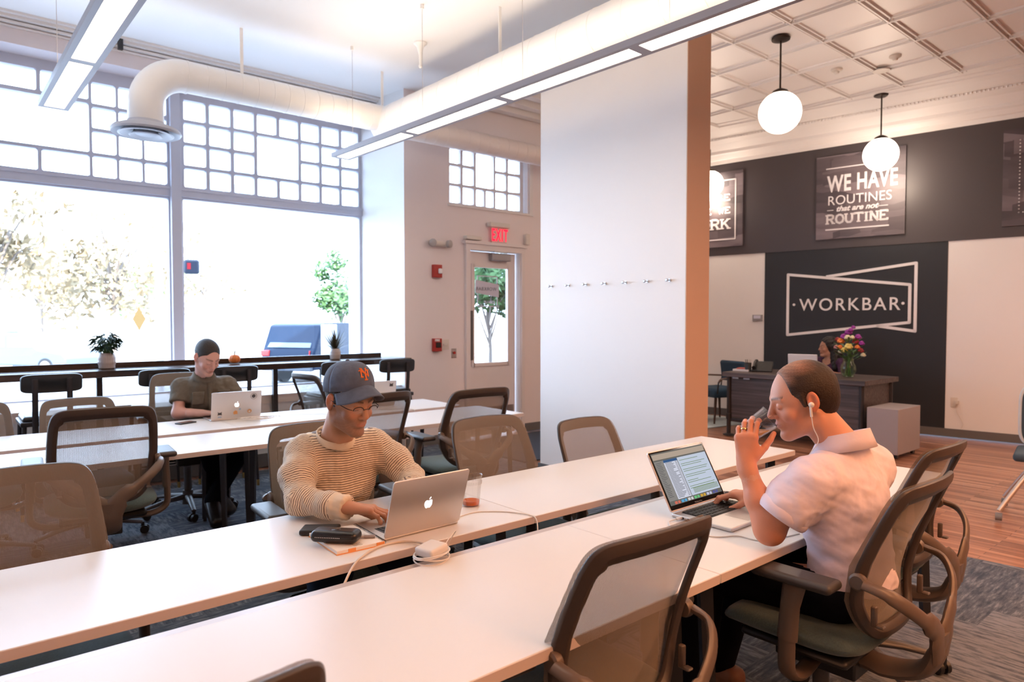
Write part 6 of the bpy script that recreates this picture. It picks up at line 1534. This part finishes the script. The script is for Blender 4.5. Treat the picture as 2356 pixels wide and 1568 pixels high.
# ------------------------------------------------------------------ on the counter
POTM = mat('grey_ceramic', (.42, .37, .35), .35)
def pot(t, s=1.0):
    m = MB(); prof = []
    def f(u, v):
        a = 2*PI*u; r = (.046+.016*math.sin(PI*(v*.8+.12)))*s; r += .0025*s*math.sin(a*11+v*9)*math.sin(a*11-v*9)*4*v*(1-v)
        return (r*math.cos(a), r*math.sin(a), v*.115*s+.008)
    m.grid(f, 88, 22); m.lathe([(.001, 0), (.048*s, 0), (.056*s, .006), (.058*s, .014), (.05*s, .012)], seg=28, capt=False, capb=False).lathe([(.052*s, .105*s), (.001, .105*s)], seg=20, capb=False, capt=False)
    m.build('pot', POTM, t)
t = empty('leafy_plant', (1.125, 6.60, 1.031), 0, 'dark green leafy plant in a patterned ceramic pot on the counter', 'plant'); pot(t, 1.08)
m = MB(); random.seed(4); stm = MB()
for k in range(120):
    a = k*2.4; rr = .012+.075*random.random(); z = .14+.15*random.random()*(1-.35*rr/.09)+.02; base = Vector((.015*math.cos(a), .015*math.sin(a), .11)); p = Vector((rr*math.cos(a), rr*math.sin(a), z))
    stm.tube([base, base.lerp(p, .6)+Vector((0, 0, .02)), p], .0018, 5)
    d = Vector((math.cos(a), math.sin(a), .25-random.random()*.5)).normalized(); w_ = Vector((-math.sin(a), math.cos(a), 0)); L_ = .022+.020*random.random(); W_ = L_*.42; up = Vector((0, 0, 1))
    def lf_(u, v, p=p, d=d, w_=w_, L_=L_, W_=W_): s_ = math.sin(PI*min(u*1.02, 1))**.8; x = (v-.5)*2; return tuple(p+d*L_*2*u-up*.03*u*u+w_*x*W_*s_+up*.010*abs(x)*s_)
    m.grid(lf_, 8, 4)
m.build('leaves', mat('dark_glossy_leaf', (.006, .030, .010), .5, noise=.3, nscale=10), t); stm.build('stems', GRN, t)
t = empty('spiky_plant', (3.20, 6.60, 1.031), 0, 'spiky grass-like plant in a small patterned pot on the counter', 'plant'); pot(t, .90)
m = MB(); random.seed(8)
for k in range(120):
    a = random.random()*6.28; sp_ = random.random()**.6*1.15; L_ = .20+.10*random.random(); d = Vector((math.cos(a)*math.sin(sp_), math.sin(a)*math.sin(sp_), math.cos(sp_)))
    w0 = .010 if sp_ < .7 else .004; pts = [Vector((0, 0, .09))+d*L_*t_+Vector((0, 0, -.05*sp_))*t_*t_ for t_ in (0, .33, .66, 1)]; wd = Vector((-math.sin(a), math.cos(a), 0))
    A = [[m.bm.verts.new(p+wd*w0*s_*(1-i/3.05)) for s_ in (-1, 1)] for i, p in enumerate(pts)]
    for i in range(3): m.bm.faces.new((A[i][0], A[i][1], A[i+1][1], A[i+1][0]))
m.build('blades', mat('reddish_green_blade', (.045, .040, .022), .45), t)
t = empty('pumpkin', (2.16, 6.55, 1.031), 0, 'small orange pumpkin on the counter behind the green shirt man', 'pumpkin')
m = MB()
def pf(u, v):
    a = 2*PI*u; ph = PI*(v-.5); r = .053*math.cos(ph)**.8*(1-.07*abs(math.cos(a*5))**3*0-.06*(1-abs(math.sin(a*5)))**2); return (r*math.cos(a), r*math.sin(a), .046+.044*math.sin(ph)-.010*math.exp(-(r/.018)**2)*(1 if v > .5 else -1))
m.grid(pf, 80, 20); m.build('pumpkin_body', mat('pumpkin_orange', (.62, .17, .03), .4, noise=.2, nscale=20), t)
MB().tube(smooth_path([(0, 0, .078), (.002, 0, .10), (.010, .004, .122)], 4), [.009]+[.006]*7+[.0045], 8).build('stem', mat('pumpkin_stem', (.10, .07, .03), .7), t)

# ================================================================== OUTSIDE
GZ = -.5
struct('ground_street', MB().box(-60, 8.0, GZ-.2, 120, 160, GZ), mat('asphalt', (.30, .30, .31), .9, noise=.2, nscale=3), smooth=False)
struct('ground_sidewalk', MB().box(-20, 7.6, GZ-.15, 40, 10.4, GZ+.12), mat('concrete_sidewalk', (.60, .59, .58), .85, noise=.12, nscale=2), smooth=False)
struct('ground_far_plaza', MB().box(-60, 30, GZ-.1, 120, 160, GZ+.1), mat('pale_paving', (.55, .54, .52), .9), smooth=False)
def tree(name, loc, h, cr, label, seed, col, n=1100, trunk=.12, leaf=.22, zc=.64):
    random.seed(seed); t = empty(name, loc, 0, label, 'tree', None)
    tr = MB(); tr.tube(smooth_path([(0, 0, 0), (.05, 0, h*.3), (-.04, .03, h*.55)], 4), [trunk*(1-.05*i) for i in range(9)], 10)
    ends = []
    for k in range(9):
        a = k*2.4; e = Vector((cr*.6*math.cos(a), cr*.6*math.sin(a), h*(.6+.04*k))); tr.tube(smooth_path([(0, 0, h*(.32+.02*k)), tuple(e*.5+Vector((0, 0, h*.27))), tuple(e)], 3), [trunk*.5-.006*i for i in range(7)], 6)
    tr.build('trunk', mat('bark', (.17, .14, .12), .9), t)
    f = MB(); cl = [(Vector((random.gauss(0, cr*.45), random.gauss(0, cr*.45), h*zc+random.gauss(0, h*.13))), cr*(.28+.2*random.random())) for _ in range(16)]
    for k in range(n):
        c_, r_ = random.choice(cl); d = Vector((random.gauss(0, 1), random.gauss(0, 1), random.gauss(0, 1))).normalized(); p = c_+d*r_*random.random()**.4
        x = Vector((random.gauss(0, 1), random.gauss(0, 1), random.gauss(0, 1))).normalized(); y = x.orthogonal().normalized(); s_ = leaf*(.6+.8*random.random())
        f.bm.faces.new([f.bm.verts.new(q) for q in (p-x*s_, p-y*s_*.5, p+x*s_, p+y*s_*.5)])
    tag(f.build('foliage', mat(*col), t, smooth=False), kind=None); return t
YG = ('autumn_foliage', (.22, .17, .10), .8); GG = ('green_foliage', (.07, .15, .05), .8); G2 = ('light_green_foliage', (.16, .22, .09), .8)
def at(px, dist):       # ground point on the ray of a picture column
    t_ = math.atan((px-1178)/1570.7); a = math.radians(49.6)-t_; return (dist*math.cos(a), dist*math.sin(a))
x, y = at(95, 52); tree('street_tree', (x, y, GZ), 7.4, 3.8, 'pale autumn tree seen through the left end of the left shop window', 1, YG, 1500)
x, y = at(262, 38); tree('street_tree', (x, y, GZ), 7.6, 3.2, 'pale yellowish tree behind the leafy potted plant, beyond the street', 2, YG, 1300)
x, y = at(-15, 34); tree('street_tree', (x, y, GZ), 8.0, 2.6, 'yellow-green tree cut by the left picture edge outside', 12, YG, 900)
x, y = at(345, 60); tree('street_tree', (x, y, GZ), 7.0, 2.8, 'greenish tree outside near the window mullion', 3, G2, 900)
x, y = at(785, 27); tree('street_tree', (x, y, GZ), 4.4, 1.5, 'green street tree outside at the right edge of the right shop window', 4, GG, 2400, .07, .11, .72)
x, y = at(1125, 17.5); tree('street_tree', (x, y, GZ), 3.9, 1.35, 'dense green tree seen through the glazed door', 5, GG, 3600, .06, .11, .70)
x, y = at(470, 70); tree('street_tree', (x, y, GZ), 9.0, 5.5, 'brownish distant tree outside above the pedestrian signal', 6, YG, 900, .15, .3)
# parked SUV
def car(name, loc, rz, L_, Wd, Hh, label, col, suv=True, lamp=True):
    t = empty(name, loc, rz, label, 'car'); PM = mat('car_paint_'+name+str(col), col, .45, spec=.2)
    side = [(-L_/2, .45), (-L_/2+.02, .95), (-L_/2+.10, 1.08), (-L_/2+.42, Hh-.06), (-L_/2+.62, Hh), (L_*.12, Hh), (L_*.25, 1.12), (L_/2-.12, 1.0), (L_/2, .75), (L_/2, .42)] if suv else [(-L_/2, .35), (-L_/2+.03, .80), (-L_/2+.5, .88), (-L_/2+1.1, Hh), (L_*.08, Hh), (L_*.24, .90), (L_/2-.15, .76), (L_/2, .6), (L_/2, .3)]
    MB().prism(side, -Wd/2, Wd/2, lambda a, b, c: (a, c, b)).build('car_body', PM, t, bevel=.06, seg=3)
    GL = mat('car_glass', (.10, .14, .20), .08)
    b = 1.06 if suv else .9
    for s in (-1, 1):
        MB().prism([(-L_/2+.50, b+.05), (-L_/2+.72, Hh-.12), (-.25, Hh-.12), (-.25, b+.05)], s*(Wd/2+.004), s*(Wd/2-.02), lambda a, c, d: (a, d, c)).prism([(-.15, b+.05), (-.15, Hh-.12), (L_*.10, Hh-.12), (L_*.20, b+.05)], s*(Wd/2+.004), s*(Wd/2-.02), lambda a, c, d: (a, d, c)).build('side_window', GL, t, smooth=False)
        for x_ in (-L_*.30, L_*.31):
            w = MB().cyl((x_, s*(Wd/2-.2), .36 if suv else .30), (x_, s*(Wd/2+.01), .36 if suv else .30), .36 if suv else .30, seg=28).build('wheel', BLACKP, t); MB().cyl((x_, s*(Wd/2), .36 if suv else .30), (x_, s*(Wd/2+.02), .36 if suv else .30), .20, seg=20).build('hubcap', ALU, w)
        if lamp: MB().box(-L_/2-.01, s*(Wd/2-.22)-.08, .85, -L_/2+.05, s*(Wd/2-.22)+.14*s+.08, 1.02).build('tail_lamp', mat('tail_red', (.6, .03, .03), .2), t, bevel=.02)
    MB().prism([(-Wd/2+.18, 0), (-Wd/2+.26, .40), (Wd/2-.26, .40), (Wd/2-.18, 0)], 0, .02, lambda a, c, d: (-L_/2+.10+.32*c/.4*.9-d, a, b+.05+c)).build('rear_window', GL, t, smooth=False)
    MB().box(-L_/2-.06, -Wd/2+.05, .42, -L_/2+.1, Wd/2-.05, .62).build('bumper', mat('bumper_dark', (.05, .06, .08), .5), t, bevel=.03); return t
x, y = at(762, 23); car('sport_utility_car', (x, y, GZ), math.radians(31), 4.6, 1.85, 1.82, 'dark blue SUV on the street behind the spiky plant', (.003, .012, .035))
x, y = at(5, 42); car('parked_car', (x, y, GZ), math.radians(8), 4.4, 1.75, 1.45, 'silver car parked outside at the far left', (.45, .48, .52), False)
x, y = at(75, 30); car('parked_car', (x, y, GZ), math.radians(-50), 4.3, 1.75, 1.45, 'dark blue-grey parked car right of the silver car outside', (.10, .13, .20), False)
# yellow warning sign, pedestrian signal, far building
x, y = at(320, 19); t = empty('warning_sign', (x, y, GZ), math.radians(49.6+28-90+10), 'yellow diamond road sign on a thin post outside the left window', 'road sign')
MB().cyl((0, 0, 0), (0, 0, 2.2), .025, seg=8).build('post', ALU, t); MB().cbox((0, -.03, 1.95), (.42, .02, .42), ry=PI/4).build('sign_plate', mat('sign_yellow', (.30, .17, .05), .5), t); t.scale = (.5, 1, 1)
x, y = at(443, 16); t = empty('pedestrian_signal', (x, y, GZ), math.radians(-16), 'blue-black pedestrian signal with a red hand outside the right window', 'traffic signal')
z0 = 3.05
MB().cbox((0, 0, z0), (.30, .18, .30)).build('housing', mat('signal_blue_black', (.010, .018, .04), .5), t, bevel=.05, seg=3)
MB().cbox((-.05, -.094, z0+.01), (.07, .01, .13)).box(-.085, -.099, z0-.055, -.015, -.089, z0+.02).build('red_hand', m_emit('signal_red', (.55, .06, .10), 1.3), t)
MB().cyl((-.07, 0, z0+.12), (-.07, 0, z0+.22), .03, seg=10).cyl((.08, 0, z0+.12), (.08, 0, z0+.22), .015, seg=8).cyl((-.05, 0, z0-.22), (-.05, 0, z0-.12), .02, seg=8).build('bracket', ALU, t)
MB().cyl((-.62, .05, 0), (-.62, .05, 4.6), .07, seg=12).cyl((-.62, .05, z0+.2), (.1, 0, z0+.2), .02, seg=8).build('pole', mat('pale_pole', (.6, .6, .62), .4, metal=.3), t)
x, y = at(500, 95); t = empty('office_tower', (x, y, GZ), math.radians(20), 'pale glass office tower far away seen through the right window', 'building')
tw = MB().box(-3.2, -3, 0, 3.2, 3, 42).build('tower_wall', mat('tower_concrete', (.55, .55, .56), .6), t, smooth=False)
for k in range(9):
    for s in range(3): MB().box(-3.0+s*2.1, -3.06, 3+k*4.2, -1.3+s*2.1, -2.99, 6.2+k*4.2).build('tower_window', mat('tower_glass', (.14, .22, .30), .2), t, smooth=False)
x, y = at(757, 16.5); t = empty('roadside_cabinet', (x, y, GZ), math.radians(-30), 'white cabinet on the sidewalk outside, directly left of the grey one', 'utility cabinet')
MB().box(-.17, -.15, 0, .17, .15, 1.82).build('cabinet_body', mat('cabinet_white', (.6, .62, .66), .5), t, bevel=.02)
x, y = at(800, 17.5); t = empty('roadside_cabinet', (x, y, GZ), math.radians(-30), 'grey cabinet on the sidewalk outside behind the spiky plant', 'utility cabinet')
MB().box(-.36, -.25, 0, .62, .25, 1.86).build('cabinet_body', mat('cabinet_grey_out', (.085, .10, .13), .6, noise=.3, nscale=30), t, bevel=.02)
x, y = at(905, 40); t = empty('low_building', (x, y, GZ), math.radians(-8), 'low pale building across the street behind the SUV', 'building')
MB().box(-9, 0, 0, 9, 8, 2.2).build('building_wall', mat('pale_wall_far', (.5, .5, .5), .7), t, smooth=False)
